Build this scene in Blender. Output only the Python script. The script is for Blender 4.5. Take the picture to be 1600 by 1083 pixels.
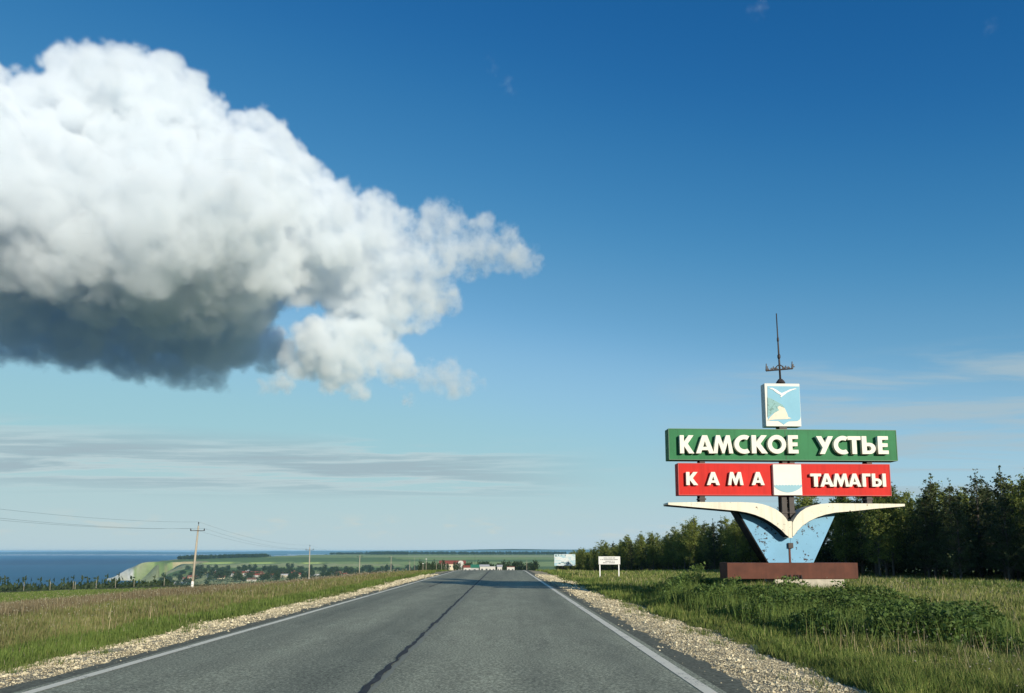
import bpy, math, random
import numpy as np
from mathutils import Vector

for o in list(bpy.data.objects):
    bpy.data.objects.remove(o)
sc = bpy.context.scene
COL = sc.collection
rng = np.random.default_rng(11)
random.seed(11)

# ------------------------------------------------------------------ camera
F = 1160.0                      # focal length in photo pixels (1600 wide)
PITCH = math.radians(7.05)
HORIZON = 861.0                 # eye level in photo rows; the lens is shifted up as in a straightened photograph
ROW0 = HORIZON - F * math.tan(PITCH)
CP, SP = math.cos(PITCH), math.sin(PITCH)
cam = bpy.data.objects.new('camera', bpy.data.cameras.new('camera'))
COL.objects.link(cam)
cam.data.sensor_width = 36
cam.data.lens = 36 * F / 1600
cam.data.shift_y = (ROW0 - 541.5) / 1600
cam.data.clip_start = 0.1
cam.data.clip_end = 80000
cam.location = (0, 0, 0)
cam.rotation_euler = (math.pi / 2 + PITCH, 0, 0)
sc.camera = cam

# ------------------------------------------------------------------ world and sun
EL, AZ = math.radians(15.0), math.radians(29.5)
w = bpy.data.worlds.new('World')
sc.world = w
w.use_nodes = True
nt = w.node_tree
N, L = nt.nodes, nt.links
bg = N['Background']
sky = N.new('ShaderNodeTexSky')
sky.sky_type = 'NISHITA'
sky.sun_disc = False
sky.sun_elevation = EL
sky.sun_rotation = math.pi - AZ
sky.air_density, sky.dust_density, sky.ozone_density, sky.altitude = 1, 0, 5, 1500


def wmath(op, a, b=None, c=None, nodes=None, links=None, clamp=False):
    n = (nodes or N).new('ShaderNodeMath')
    n.operation = op
    n.use_clamp = clamp
    for i, v in enumerate((a, b, c)):
        if v is None:
            continue
        if isinstance(v, (int, float)):
            n.inputs[i].default_value = v
        else:
            (links or L).new(v, n.inputs[i])
    return n.outputs[0]


def wramp(v, a, b):             # smoothstep between a and b
    n = N.new('ShaderNodeMapRange')
    n.interpolation_type = 'SMOOTHSTEP'
    L.new(v, n.inputs[0])
    n.inputs[1].default_value, n.inputs[2].default_value = a, b
    return n.outputs[0]


def vmul(v, s):
    n = N.new('ShaderNodeVectorMath')
    n.operation = 'MULTIPLY'
    L.new(v, n.inputs[0])
    n.inputs[1].default_value = s
    return n.outputs[0]


cur = N.new('ShaderNodeRGBCurve')      # the camera's colour response for the clear sky
L.new(vmul(sky.outputs[0], (.1, .1, .1)), cur.inputs['Color'])
CURVES = [[(0, 0), (.034, .010), (.053, .040), (.082, .128), (.137, .290), (.25, .375), (.38, .43), (1, .47)],
          [(0, 0), (.088, .112), (.127, .200), (.193, .345), (.305, .535), (.45, .595), (.62, .61), (1, .61)],
          [(0, 0), (.207, .320), (.288, .435), (.406, .570), (.566, .715), (.74, .67), (1, .645)]]
for ci, ptsc in enumerate(CURVES):
    c = cur.mapping.curves[ci]
    while len(c.points) > 2:
        c.points.remove(c.points[1])
    c.points[0].location, c.points[-1].location = ptsc[0], ptsc[-1]
    for p in ptsc[1:-1]:
        c.points.new(*p)
cur.mapping.extend = 'HORIZONTAL'
cur.mapping.update()
clear = cur.outputs[0]

# thin high cloud: sheets seen in perspective by dividing the direction by its height
tc = N.new('ShaderNodeTexCoord')
sep = N.new('ShaderNodeSeparateXYZ')
L.new(tc.outputs['Generated'], sep.inputs[0])
dx, dy, dz = sep.outputs
hz = wmath('ADD', wmath('MAXIMUM', dz, 0.0), .022)
com = N.new('ShaderNodeCombineXYZ')
L.new(wmath('DIVIDE', dx, hz), com.inputs[0])
L.new(wmath('DIVIDE', dy, hz), com.inputs[1])
deck = com.outputs[0]


def wnoise(vec, scale, detail, rough, dist=0.0):
    n = N.new('ShaderNodeTexNoise')
    L.new(vec, n.inputs['Vector'])
    n.inputs['Scale'].default_value = scale
    n.inputs['Detail'].default_value = detail
    n.inputs['Roughness'].default_value = rough
    n.inputs['Distortion'].default_value = dist
    return n.outputs[0]


az = wmath('ARCTAN2', dx, dy)          # 0 straight ahead, positive to the right
n1 = wnoise(vmul(deck, (.16, .42, 1)), 2.2, 7, .62, .3)
n2 = wnoise(vmul(deck, (.5, .9, 1)), 1.7, 8, .65, .2)
n3 = wnoise(vmul(tc.outputs['Generated'], (9, 9, 34)), 2.0, 6, .6, .2)
band = wmath('MULTIPLY', wramp(dz, .06, .095), wramp(dz, .158, .118))
left = wmath('SUBTRACT', 1.0, wramp(az, -.12, .16))
m1 = wmath('MULTIPLY', wmath('MULTIPLY', wramp(n1, .40, .60), band), left)
band2 = wmath('MULTIPLY', wramp(dz, .035, .075), wramp(dz, .245, .215))
right = wramp(az, .16, .36)
m1e = wmath('MULTIPLY', wmath('MULTIPLY', wmath('MULTIPLY', wramp(n1, .38, .47), wmath('SUBTRACT', 1.0, wramp(n1, .47, .56))), band), left)
m2 = wmath('MULTIPLY', wmath('MULTIPLY', wramp(n1, .40, .57), band2), right)
band3 = wmath('MULTIPLY', wramp(dz, .012, .024), wramp(dz, .052, .036))
m3 = wmath('MULTIPLY', wramp(n3, .52, .68), band3)
m4 = wmath('MULTIPLY', wramp(n2, .56, .74), wmath('MULTIPLY', wramp(dz, .03, .07), wramp(dz, .16, .11)))


def wmix(fac, a, col):
    n = N.new('ShaderNodeMix')
    n.data_type = 'RGBA'
    if isinstance(fac, (int, float)):
        n.inputs[0].default_value = fac
    else:
        L.new(fac, n.inputs[0])
    L.new(a, n.inputs[6])
    if isinstance(col, tuple):
        n.inputs[7].default_value = (*col, 1)
    else:
        L.new(col, n.inputs[7])
    return n.outputs[2]


clear = wmix(wmath('MULTIPLY', wmath('SUBTRACT', 1.0, wramp(dz, .0, .16)), .35), clear, (.50, .63, .645))
c = wmix(wmath('MULTIPLY', m1e, .65), clear, (.57, .67, .69))
c = wmix(wmath('MULTIPLY', m1, .9), c, (.355, .465, .520))
c = wmix(wmath('MULTIPLY', m4, .55), c, (.47, .60, .645))
c = wmix(wmath('MULTIPLY', m2, .75), c, (.40, .52, .58))
c = wmix(wmath('MULTIPLY', m3, .55), c, (.57, .64, .61))
L.new(vmul(c, (10, 10, 10)), bg.inputs[0])
bg.inputs[1].default_value = .072

sd = bpy.data.lights.new('sun', 'SUN')
sun = bpy.data.objects.new('sun', sd)
COL.objects.link(sun)
sd.energy, sd.angle, sd.color = 4.0, math.radians(.5), (1, .90, .74)
TOSUN = Vector((math.sin(AZ) * math.cos(EL), -math.cos(AZ) * math.cos(EL), math.sin(EL)))
sun.rotation_euler = TOSUN.to_track_quat('Z', 'Y').to_euler()

sc.view_settings.view_transform = 'Standard'
sc.view_settings.look = 'None'
sc.view_settings.exposure = .48
sc.view_settings.gamma = 1
sc.view_settings.use_curve_mapping = False
sc.cycles.use_denoising = True
sc.cycles.max_bounces = 16
sc.cycles.diffuse_bounces = 3
sc.cycles.transparent_max_bounces = 8
sc.cycles.volume_bounces = 14
sc.cycles.volume_step_rate = 2
sc.cycles.caustics_reflective = False
sc.cycles.caustics_refractive = False


# ------------------------------------------------------------------ helpers
def ray(px, py):                # direction seen at a photo pixel
    u, v = (px - 800) / F, -(py - ROW0) / F
    return np.array([u, CP - v * SP, SP + v * CP])


def at(px, py, Y):              # world point at a photo pixel and a forward distance
    d = ray(px, py)
    return d * (Y / d[1])


def tag(o, label=None, cat=None, group=None, kind=None):
    for k, v in (('label', label), ('category', cat), ('group', group), ('kind', kind)):
        if v:
            o[k] = v
    return o


def link(o, parent=None):
    COL.objects.link(o)
    if parent is not None:
        o.parent = parent
    return o


def empty(name, loc=(0, 0, 0), rz=0.0, label=None, cat=None, group=None):
    o = bpy.data.objects.new(name, None)
    o.empty_display_size = .2
    o.location, o.rotation_euler = loc, (0, 0, rz)
    COL.objects.link(o)
    return tag(o, label, cat, group)


def mesh_np(name, v, f, mat, parent=None, col=None, smooth=False, link_it=True, uvw=None):
    """v (n,3), f (m,k) -> one mesh object; col (n,3) becomes the point colour 'tint'"""
    v = np.asarray(v, dtype=np.float32)
    f = np.asarray(f, dtype=np.int32)
    me = bpy.data.meshes.new(name)
    me.vertices.add(len(v))
    me.vertices.foreach_set('co', v.ravel())
    k = f.shape[1]
    me.loops.add(f.size)
    me.loops.foreach_set('vertex_index', f.ravel())
    me.polygons.add(len(f))
    me.polygons.foreach_set('loop_start', np.arange(0, f.size, k, dtype=np.int32))
    me.polygons.foreach_set('use_smooth', np.full(len(f), smooth))
    me.update(calc_edges=True)
    if col is not None:
        a = me.color_attributes.new('tint', 'FLOAT_COLOR', 'POINT')
        cc = np.ones((len(v), 4), np.float32)
        cc[:, :3] = col
        a.data.foreach_set('color', cc.ravel())
    if mat:
        me.materials.append(mat)
    o = bpy.data.objects.new(name, me)
    if link_it:
        link(o, parent)
    return o


class MB:
    """collects simple shapes and builds them as one mesh"""
    def __init__(s):
        s.v, s.f = [], []

    def add(s, vs, fs):
        b = len(s.v)
        s.v += [tuple(p) for p in vs]
        s.f += [tuple(b + i for i in f) for f in fs]
        return s

    def box(s, c, size, rz=0.0):
        cx, cy, cz = c
        hx, hy, hz_ = size[0] / 2, size[1] / 2, size[2] / 2
        cr, sr = math.cos(rz), math.sin(rz)
        vs = []
        for z in (-hz_, hz_):
            for x, y in ((-hx, -hy), (hx, -hy), (hx, hy), (-hx, hy)):
                vs.append((cx + x * cr - y * sr, cy + x * sr + y * cr, cz + z))
        return s.add(vs, [(3, 2, 1, 0), (4, 5, 6, 7), (0, 1, 5, 4), (1, 2, 6, 5), (2, 3, 7, 6), (3, 0, 4, 7)])

    def prism(s, poly, y0, y1):     # polygon in x,z (counter-clockwise seen from -y), extruded along y
        n = len(poly)
        vs = [(x, y0, z) for x, z in poly] + [(x, y1, z) for x, z in poly]
        fs = [tuple(range(n)), tuple(range(2 * n - 1, n - 1, -1))]
        fs += [(i, n + i, n + (i + 1) % n, (i + 1) % n) for i in range(n)]
        return s.add(vs, fs)

    def tube(s, pts, rads, n=8, cap=True):
        pts = [Vector(p) for p in pts]
        if isinstance(rads, (int, float)):
            rads = [rads] * len(pts)
        rings = []
        b = len(s.v)
        for i, p in enumerate(pts):
            d = (pts[min(i + 1, len(pts) - 1)] - pts[max(i - 1, 0)]).normalized()
            a = d.cross(Vector((0, 0, 1)) if abs(d.z) < .9 else Vector((1, 0, 0))).normalized()
            e = d.cross(a)
            rings.append([tuple(p + (a * math.cos(t) + e * math.sin(t)) * rads[i])
                          for t in [2 * math.pi * j / n for j in range(n)]])
        for r in rings:
            s.v += r
        for i in range(len(pts) - 1):
            for j in range(n):
                s.f.append((b + i * n + j, b + i * n + (j + 1) % n, b + (i + 1) * n + (j + 1) % n, b + (i + 1) * n + j))
        if cap:
            s.f.append(tuple(b + j for j in range(n - 1, -1, -1)))
            s.f.append(tuple(b + (len(pts) - 1) * n + j for j in range(n)))
        return s

    def build(s, name, mat, parent=None, bevel=0.0, smooth=False):
        me = bpy.data.meshes.new(name)
        me.from_pydata(s.v, [], s.f)
        me.materials.append(mat)
        if smooth:
            me.polygons.foreach_set('use_smooth', [True] * len(me.polygons))
        me.update()
        o = link(bpy.data.objects.new(name, me), parent)
        if bevel:
            m = o.modifiers.new('edge', 'BEVEL')
            m.width, m.segments, m.limit_method = bevel, 2, 'ANGLE'
        return o


def smooth(a, b, x):
    t = np.clip((np.asarray(x, dtype=float) - a) / (b - a), 0, 1)
    return t * t * (3 - 2 * t)


def vnoise(x, y, seed=0):
    x, y = np.asarray(x, dtype=float), np.asarray(y, dtype=float)
    xi, yi = np.floor(x).astype(np.int64), np.floor(y).astype(np.int64)
    fx, fy = x - xi, y - yi
    fx, fy = fx * fx * (3 - 2 * fx), fy * fy * (3 - 2 * fy)

    def h(a, b):
        k = (a * 374761393 + b * 668265263 + seed * 974711) & 0x7fffffff
        k = ((k ^ (k >> 13)) * 1274126177) & 0x7fffffff
        return ((k ^ (k >> 16)) & 0xffff) / 65535.0
    return (h(xi, yi) * (1 - fx) + h(xi + 1, yi) * fx) * (1 - fy) + (h(xi, yi + 1) * (1 - fx) + h(xi + 1, yi + 1) * fx) * fy


def fbm(x, y, seed=0, oct_=4):
    t, a, s = 0, .5, 0
    for i in range(oct_):
        t = t + a * vnoise(x * 2 ** i, y * 2 ** i, seed + i * 7)
        s += a
        a *= .5
    return t / s


# ------------------------------------------------------------------ materials
def new_mat(name):
    m = bpy.data.materials.new(name)
    m.use_nodes = True
    return m, m.node_tree.nodes, m.node_tree.links, m.node_tree.nodes['Principled BSDF']


def nnoise(n, l, scale, detail=4, rough=.55, vec=None, stretch=None):
    if vec is None:
        t = n.new('ShaderNodeTexCoord')
        vec = t.outputs['Object']
    if stretch:
        mp = n.new('ShaderNodeMapping')
        mp.inputs['Scale'].default_value = stretch
        l.new(vec, mp.inputs['Vector'])
        vec = mp.outputs[0]
    x = n.new('ShaderNodeTexNoise')
    x.inputs['Scale'].default_value = scale
    x.inputs['Detail'].default_value = detail
    x.inputs['Roughness'].default_value = rough
    l.new(vec, x.inputs['Vector'])
    return x.outputs[0]


def nramp(n, l, v, stops):
    r = n.new('ShaderNodeValToRGB')
    e = r.color_ramp.elements
    while len(e) > 1:
        e.remove(e[-1])
    e[0].position, e[0].color = stops[0][0], (*stops[0][1], 1)
    for p, c_ in stops[1:]:
        x = e.new(p)
        x.color = (*c_, 1)
    l.new(v, r.inputs[0])
    return r.outputs[0]


def nmix(n, l, fac, a, b, mode='MIX'):
    x = n.new('ShaderNodeMix')
    x.data_type = 'RGBA'
    x.blend_type = mode
    for sock, v in ((x.inputs[0], fac), (x.inputs[6], a), (x.inputs[7], b)):
        if isinstance(v, (int, float)):
            sock.default_value = v
        elif isinstance(v, tuple):
            sock.default_value = (*v, 1)
        else:
            l.new(v, sock)
    return x.outputs[2]


def nbump(n, l, h, strength, dist, bsdf):
    b = n.new('ShaderNodeBump')
    b.inputs['Strength'].default_value = strength
    b.inputs['Distance'].default_value = dist
    l.new(h, b.inputs['Height'])
    l.new(b.outputs[0], bsdf.inputs['Normal'])


def paint(name, col, rough=.55, var=.12, scale=3.0, chips=None, chip_at=.68, streak=False, metal=0.0, spec=.4):
    """painted or raw surface with patchy fading, optional rust chips and run-down streaks"""
    m, n, l, b = new_mat(name)
    v = nnoise(n, l, scale, 5, .6)
    lo, hi = tuple(x * (1 - var) for x in col), tuple(min(1, x * (1 + var)) for x in col)
    c_ = nramp(n, l, v, [(.3, lo), (.7, hi)])
    if streak:
        s_ = nnoise(n, l, 6, 3, .5, stretch=(2.2, 1, .12))
        c_ = nmix(n, l, nramp(n, l, s_, [(.48, (0, 0, 0)), (.78, (.5, .5, .5))]), c_, tuple(x * .62 for x in col))
    if chips:
        k = nnoise(n, l, 9, 6, .7)
        k2 = nnoise(n, l, 1.1, 2, .5)
        mul = n.new('ShaderNodeMath')
        mul.operation = 'ADD'
        l.new(k, mul.inputs[0])
        sc2 = n.new('ShaderNodeMath')
        sc2.operation = 'MULTIPLY'
        l.new(k2, sc2.inputs[0])
        sc2.inputs[1].default_value = .35
        l.new(sc2.outputs[0], mul.inputs[1])
        c_ = nmix(n, l, nramp(n, l, mul.outputs[0], [(chip_at, (0, 0, 0)), (chip_at + .012, (1, 1, 1))]), c_, chips)
    l.new(c_, b.inputs['Base Color'])
    b.inputs['Roughness'].default_value = rough
    b.inputs['Metallic'].default_value = metal
    b.inputs['Specular IOR Level'].default_value = spec
    nbump(n, l, v, .12, .01, b)
    return m


def leafy(name, trans=.35, rough=.6, val=1.0):
    """leaves and blades: colour comes from the 'tint' of each piece"""
    m, n, l, b = new_mat(name)
    at_ = n.new('ShaderNodeAttribute')
    at_.attribute_name = 'tint'
    v = nnoise(n, l, .9, 3, .6)
    c_ = nmix(n, l, 1.0, at_.outputs['Color'], nramp(n, l, v, [(.3, (.75 * val,) * 3), (.7, (1.25 * val,) * 3)]), 'MULTIPLY')
    l.new(c_, b.inputs['Base Color'])
    b.inputs['Roughness'].default_value = rough
    b.inputs['Specular IOR Level'].default_value = .25
    t = n.new('ShaderNodeBsdfTranslucent')
    l.new(c_, t.inputs['Color'])
    ms = n.new('ShaderNodeMixShader')
    ms.inputs[0].default_value = trans
    l.new(b.outputs[0], ms.inputs[1])
    l.new(t.outputs[0], ms.inputs[2])
    l.new(ms.outputs[0], n['Material Output'].inputs['Surface'])
    return m


M = {}
M['leaf'] = leafy('leaf')
M['grass'] = leafy('grass', .3, .65)
M['bark'] = paint('bark', (.10, .085, .065), .9, .4, 6)
M['green'] = paint('green_paint', (.028, .165, .066), .55, .16, 1.2, streak=True, spec=.12)
M['red'] = paint('red_paint', (.52, .020, .015), .55, .10, 1.2, streak=True, spec=.10)
M['letter_white'] = paint('letter_white', (.72, .71, .62), .6, .05, 3, spec=.1)
M['board_white'] = paint('board_white', (.67, .67, .62), .6, .05, 2, spec=.1)
M['cream'] = paint('cream_paint', (.68, .645, .52), .6, .09, 1.5, streak=True, chips=(.10, .06, .04), chip_at=.83, spec=.2)
M['blue'] = paint('blue_paint', (.17, .365, .53), .6, .09, 1.3, chips=(.035, .03, .03), chip_at=.775, spec=.2)
M['rust'] = paint('rust_brown', (.092, .030, .017), .8, .28, 2.5, streak=True, chips=(.09, .04, .03), chip_at=.9)
M['dark_steel'] = paint('dark_steel', (.035, .028, .026), .6, .3, 4)
M['shade_black'] = paint('shade_black', (.012, .012, .012), .8, .3, 4, spec=.1)  # near-black colour that stands in for shade on the welcome sign
M['side_grey'] = paint('side_grey', (.22, .26, .30), .6, .15, 3)
M['concrete'] = paint('concrete', (.42, .385, .31), .9, .22, 5, streak=True)
M['pole_concrete'] = paint('pole_concrete', (.36, .32, .25), .9, .15, 4)
M['lime_white'] = paint('limewash', (.74, .72, .66), .9, .08, 4)
M['ceramic'] = paint('dark_ceramic', (.03, .03, .035), .3, .1, 5)
M['light_blue'] = paint('emblem_sky', (.22, .44, .56), .6, .04, 2, spec=.1)
M['teal'] = paint('emblem_teal', (.15, .33, .33), .55, .2, 14, chips=(.05, .16, .14), chip_at=.72)
M['pale_rock'] = paint('emblem_rock', (.60, .555, .44), .55, .1, 9, chips=(.62, .42, .36), chip_at=.83)
M['wave_blue'] = paint('emblem_wave', (.27, .46, .53), .6, .03, 2, spec=.1)
M['wire'] = paint('wire', (.06, .06, .065), .5, .1, 1)
M['ink'] = paint('ink', (.05, .055, .06), .7, .1, 4)
M['white_metal'] = paint('white_metal', (.80, .80, .78), .45, .05, 3)
M['bright_white'] = paint('bright_white', (.62, .62, .60), .5, .03, 3)


# ------------------------------------------------------------------ the lie of the land
def road_c(Y):
    Y = np.asarray(Y, dtype=float)
    return -1.36 - .0105 * Y - .00004 * np.clip(Y - 90, 0, 600) ** 2


def road_z(Y):
    Y = np.asarray(Y, dtype=float)
    a = -1.35 - .008 * Y
    b = -.0005 * np.clip(Y - 70, 0, 22) ** 2
    return a + b - .022 * np.clip(Y - 92, 0, 1450)


def edge_u(Y, side):            # where gravel gives way to grass
    return 5.45 + .55 * (fbm(np.asarray(Y) * .35, np.asarray(Y) * 0 + side * 9.0, 17 + side, 4) - .5) * 2


def land(X, Y, shoulder=True):
    X, Y = np.asarray(X, dtype=float), np.asarray(Y, dtype=float)
    u = X - road_c(Y)
    zr = road_z(Y)
    near = 1 - smooth(150, 500, np.hypot(X, Y))
    # right of the road
    bump = (fbm(X * .35, Y * .35, 3) - .5) * .22 * near + (fbm(X * .05, Y * .05, 9) - .5) * .5 * smooth(6, 25, np.abs(u)) * near
    verge = -.12 * smooth(4.2, 5.9, np.abs(u)) - .09 + .10 * smooth(-.15, .3, np.abs(u) - np.where(u > 0, edge_u(Y, 1), edge_u(Y, 0)))
    zR = zr + verge - .16 * smooth(6, 12, u) + bump * smooth(5.8, 8, u)
    zR = zR + .70 * np.exp(-((X - 9.0) / 4.2) ** 2 - ((Y - 25.2) / 4.6) ** 2) * smooth(5.8, 8.5, u)
    # left of the road
    d = np.clip(-u - 5.5, 0, None)
    zl = -1.55 - .0265 * Y - .030 * d
    zl = np.where(Y < 0, -1.55 - .030 * d, zl)
    k = smooth(0, 22, d)
    zL = (zr + verge) * (1 - k) + zl * k + bump * smooth(.5, 3, d)
    # the slope that drops away behind the left field
    Yc = np.clip(335 + 1.15 * X, 60, 330)
    over = np.clip(Y - Yc, 0, None)
    zL = zL - over * .065 * smooth(-.105, -.17, X / np.maximum(Y, 1)) * smooth(0, 60, over)
    z = np.where(u > 0, zR, zL)
    # plain of the village, then the long hill behind it
    z = np.maximum(z, -47 + 3 * (fbm(X * .004, Y * .004, 21) - .5))
    hill = 24 * smooth(1750, 2750, Y + .1 * X) + 3.5 * smooth(2900, 4300, Y) + 5 * (fbm(X * .0016, Y * .0012, 31) - .5) * smooth(1900, 2600, Y)
    z = z + hill
    z = z - 85 * smooth(4500, 5800, Y + .25 * X)
    # coast
    xc = np.where(Y < 2250, -.49 * Y - 900 * np.clip(1 - Y / 700, 0, 1), 0)
    head = -1285 + (Y - 2350) * .06
    t = smooth(2200, 2330, Y)
    xc = xc * (1 - t) + head * t
    xc = np.where(Y < 0, -1500, xc)
    e = X - xc + 70 * (fbm(X * .016, Y * .016, 41, 5) - .5)
    z = -97 + (z + 97) * smooth(-25, 135, e)
    z = np.maximum(z, -97)
    # low shores and islands across the water
    az_ = X / np.maximum(Y, 1)
    g = fbm(X * .00022, Y * .0011, 51, 4)
    start = 15300 - 7600 * smooth(-.42, -.12, az_)
    fl = -97 + 46 * np.clip(g - .36, 0, 1) * smooth(start - 200, start + 500, Y) + 8 * smooth(start, start + 300, Y) * (az_ < -.3)
    ridge_h = 60 + 70 * smooth(-.45, .05, az_) + 45 * (fbm(X * .00030, Y * .0003, 61) - .5)
    fl = fl + ridge_h * smooth(17500, 22500, Y)
    z = np.maximum(z, fl)
    back = smooth(0, -400, Y)
    z = z * (1 - back) + (-1.5 - .02 * np.abs(X)) * back
    if shoulder:                # the bed under the road and its gravel
        z = z - .20 * (1 - smooth(3.9, 4.6, np.abs(u))) * (Y < 900)
    return z


# zones of real ground colour
def ground_colour(X, Y, Z):
    u = X - road_c(Y)
    n = fbm(X * .06, Y * .06, 71)[:, None]
    n2 = fbm(X * .5, Y * .5, 75)[:, None]
    g_near = np.array([.075, .095, .026])
    dry = np.array([.135, .118, .060])
    olive = np.array([.090, .095, .036])
    brown = np.array([.110, .090, .048])
    c_ = g_near * (1 - n) + olive * n
    c_ = c_ * (.75 + .5 * n2)
    d = -u
    wb = (smooth(5, 9, d) * smooth(30, 20, d) * smooth(.40, .55, fbm(X * .03, Y * .05, 77)))[:, None]
    c_ = c_ * (1 - .75 * wb) + brown * .75 * wb
    wr = (smooth(8, 14, u) * smooth(.35, .6, fbm(X * .08, Y * .08, 79)))[:, None]
    c_ = c_ * (1 - .5 * wr) + dry * .5 * wr
    # far fields
    R = np.hypot(X, Y)
    ff = fbm(X * .0022, Y * .0022, 81)[:, None]
    strip = vnoise(X * .0011 + 7, Y * .0042, 83)[:, None]
    field = np.array([.225, .310, .090]) * (1 - ff) + np.array([.32, .385, .145]) * ff
    field = np.where(strip > .60, np.array([.37, .39, .18]), field)
    field = np.where(strip < .30, np.array([.13, .20, .065]), field)
    k = smooth(450, 900, R)[:, None]
    c_ = c_ * (1 - k) + field * k
    # bare gypsum on the headland and a little earth
    chalk = (smooth(2150, 2250, Y) * smooth(2500, 2400, Y) * smooth(-1090, -1130, X) * smooth(-96, -90, Z) * smooth(-56, -66, Z
             + 40 * (fbm(X * .03, Y * .03, 91) - .5)))[:, None]
    edge = (smooth(2250, 2300, Y) * (Y < 3400) * smooth(-1110, -1190, X - (Y - 2350) * .06 + 30 * (fbm(X * .05, Y * .05, 93) - .5)) * .85 * smooth(.42, .6, fbm(X * .02, Z * .10, 94)))[:, None]
    earth = (smooth(2080, 2200, Y) * smooth(2420, 2330, Y) * smooth(-1085, -1040, X) * smooth(-860, -920, X) * smooth(-88, -80, Z)
             * smooth(.50, .60, fbm(X * .02 + Z * .05, Z * .09 - X * .008, 95, 5)))[:, None]
    c_ = c_ * (1 - chalk) + np.array([.80, .77, .66]) * chalk
    c_ = c_ * (1 - edge * (1 - chalk)) + np.array([.62, .56, .42]) * edge * (1 - chalk)
    c_ = c_ * (1 - .8 * earth) + np.array([.52, .40, .24]) * .8 * earth
    # far shore
    far = smooth(6500, 7000, Y)[:, None]
    c_ = c_ * (1 - far) + np.array([.05, .075, .04]) * far
    sand = ((Y > 12000) & (Z < -80) & (Z > -90.5))[:, None] * .9
    c_ = c_ * (1 - sand) + np.array([.75, .72, .62]) * sand
    return c_


def ground_mat():
    m, n, l, b = new_mat('ground')
    a = n.new('ShaderNodeAttribute')
    a.attribute_name = 'tint'
    v = nnoise(n, l, 2.5, 8, .7)
    v2 = nnoise(n, l, .03, 8, .7)
    c_ = nmix(n, l, 1.0, a.outputs['Color'], nramp(n, l, v, [(.3, (.7,) * 3), (.7, (1.3,) * 3)]), 'MULTIPLY')
    c_ = nmix(n, l, 1.0, c_, nramp(n, l, v2, [(.3, (.8,) * 3), (.7, (1.2,) * 3)]), 'MULTIPLY')
    l.new(c_, b.inputs['Base Color'])
    b.inputs['Roughness'].default_value = 1
    b.inputs['Specular IOR Level'].default_value = .1
    nbump(n, l, v, .5, .06, b)
    return m


angs = np.concatenate([np.radians(np.arange(-43, 43.01, .16)), np.radians(np.arange(46, 317, 5.0))])
rings = [0.6]
while rings[-1] < 26000:
    r_ = rings[-1]
    rings.append(r_ * (1.021 if r_ < 5500 else 1.015) + (.25 if r_ < 12 else 0))
rings = np.array(rings)
RR, AA = np.meshgrid(rings, angs, indexing='ij')
gx, gy = (RR * np.sin(AA)).ravel(), (RR * np.cos(AA)).ravel()
gz = land(gx, gy)
nr, na = RR.shape
ii, jj = np.meshgrid(np.arange(nr - 1), np.arange(na), indexing='ij')
j2 = (jj + 1) % na
quads = np.stack([ii * na + jj, ii * na + j2, (ii + 1) * na + j2, (ii + 1) * na + jj], -1).reshape(-1, 4)[:, ::-1]
ground = mesh_np('ground', np.stack([gx, gy, gz], 1), quads, ground_mat(), col=ground_colour(gx, gy, gz), smooth=True)
tag(ground, kind='structure')


def water_mat():
    m, n, l, b = new_mat('water')
    v = nnoise(n, l, .0011, 4, .5, stretch=(.35, 1.6, 1))
    c_ = nramp(n, l, v, [(.35, (.002, .066, .150)), (.62, (.003, .095, .200)), (.8, (.012, .14, .25))])
    l.new(c_, b.inputs['Base Color'])
    b.inputs['Roughness'].default_value = .45
    b.inputs['Specular IOR Level'].default_value = .12
    w_ = nnoise(n, l, .06, 5, .6)
    nbump(n, l, w_, .9, 3.0, b)
    return m


wr = np.array([200, 500, 1000, 2000, 4000, 8000, 14000, 20000, 26000.])
wa = np.radians(np.arange(-60, 60.1, 4))
RW, AW = np.meshgrid(wr, wa, indexing='ij')
wv = np.stack([(RW * np.sin(AW)).ravel(), (RW * np.cos(AW)).ravel(), np.full(RW.size, -90.0)], 1)
ii, jj = np.meshgrid(np.arange(len(wr) - 1), np.arange(len(wa) - 1), indexing='ij')
k_ = len(wa)
wq = np.stack([ii * k_ + jj, ii * k_ + jj + 1, (ii + 1) * k_ + jj + 1, (ii + 1) * k_ + jj], -1).reshape(-1, 4)[:, ::-1]
tag(mesh_np('water', wv, wq, water_mat()), kind='structure')

# ------------------------------------------------------------------ road
def strip(name, u0, u1, mat, y0, y1, lift, step=1.0, wob0=0.0, wob1=0.0, seed=0, zfun=None, cols=1):
    ys = np.arange(y0, y1 + .01, step)
    us = np.linspace(0, 1, cols + 1)
    fq = 1.3 if step > .5 else 2.6
    a = u0 + wob0 * (fbm(ys * fq, ys * 0 + seed, seed, 5) - .5) * 2
    b = u1 + wob1 * (fbm(ys * fq, ys * 0 + seed + 5, seed + 3, 5) - .5) * 2
    U = a[:, None] * (1 - us) + b[:, None] * us
    YY = np.repeat(ys[:, None], cols + 1, 1)
    X = road_c(YY) + U
    Z = road_z(YY) + lift - .004 * np.abs(U) + (zfun(X, YY, U) if zfun else 0)
    n_, m_ = U.shape
    ii, jj = np.meshgrid(np.arange(n_ - 1), np.arange(m_ - 1), indexing='ij')
    q = np.stack([ii * m_ + jj, ii * m_ + jj + 1, (ii + 1) * m_ + jj + 1, (ii + 1) * m_ + jj], -1).reshape(-1, 4)
    o = mesh_np(name, np.stack([X, YY, Z], -1).reshape(-1, 3), q, mat, smooth=True)
    return tag(o, kind='structure')


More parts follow.
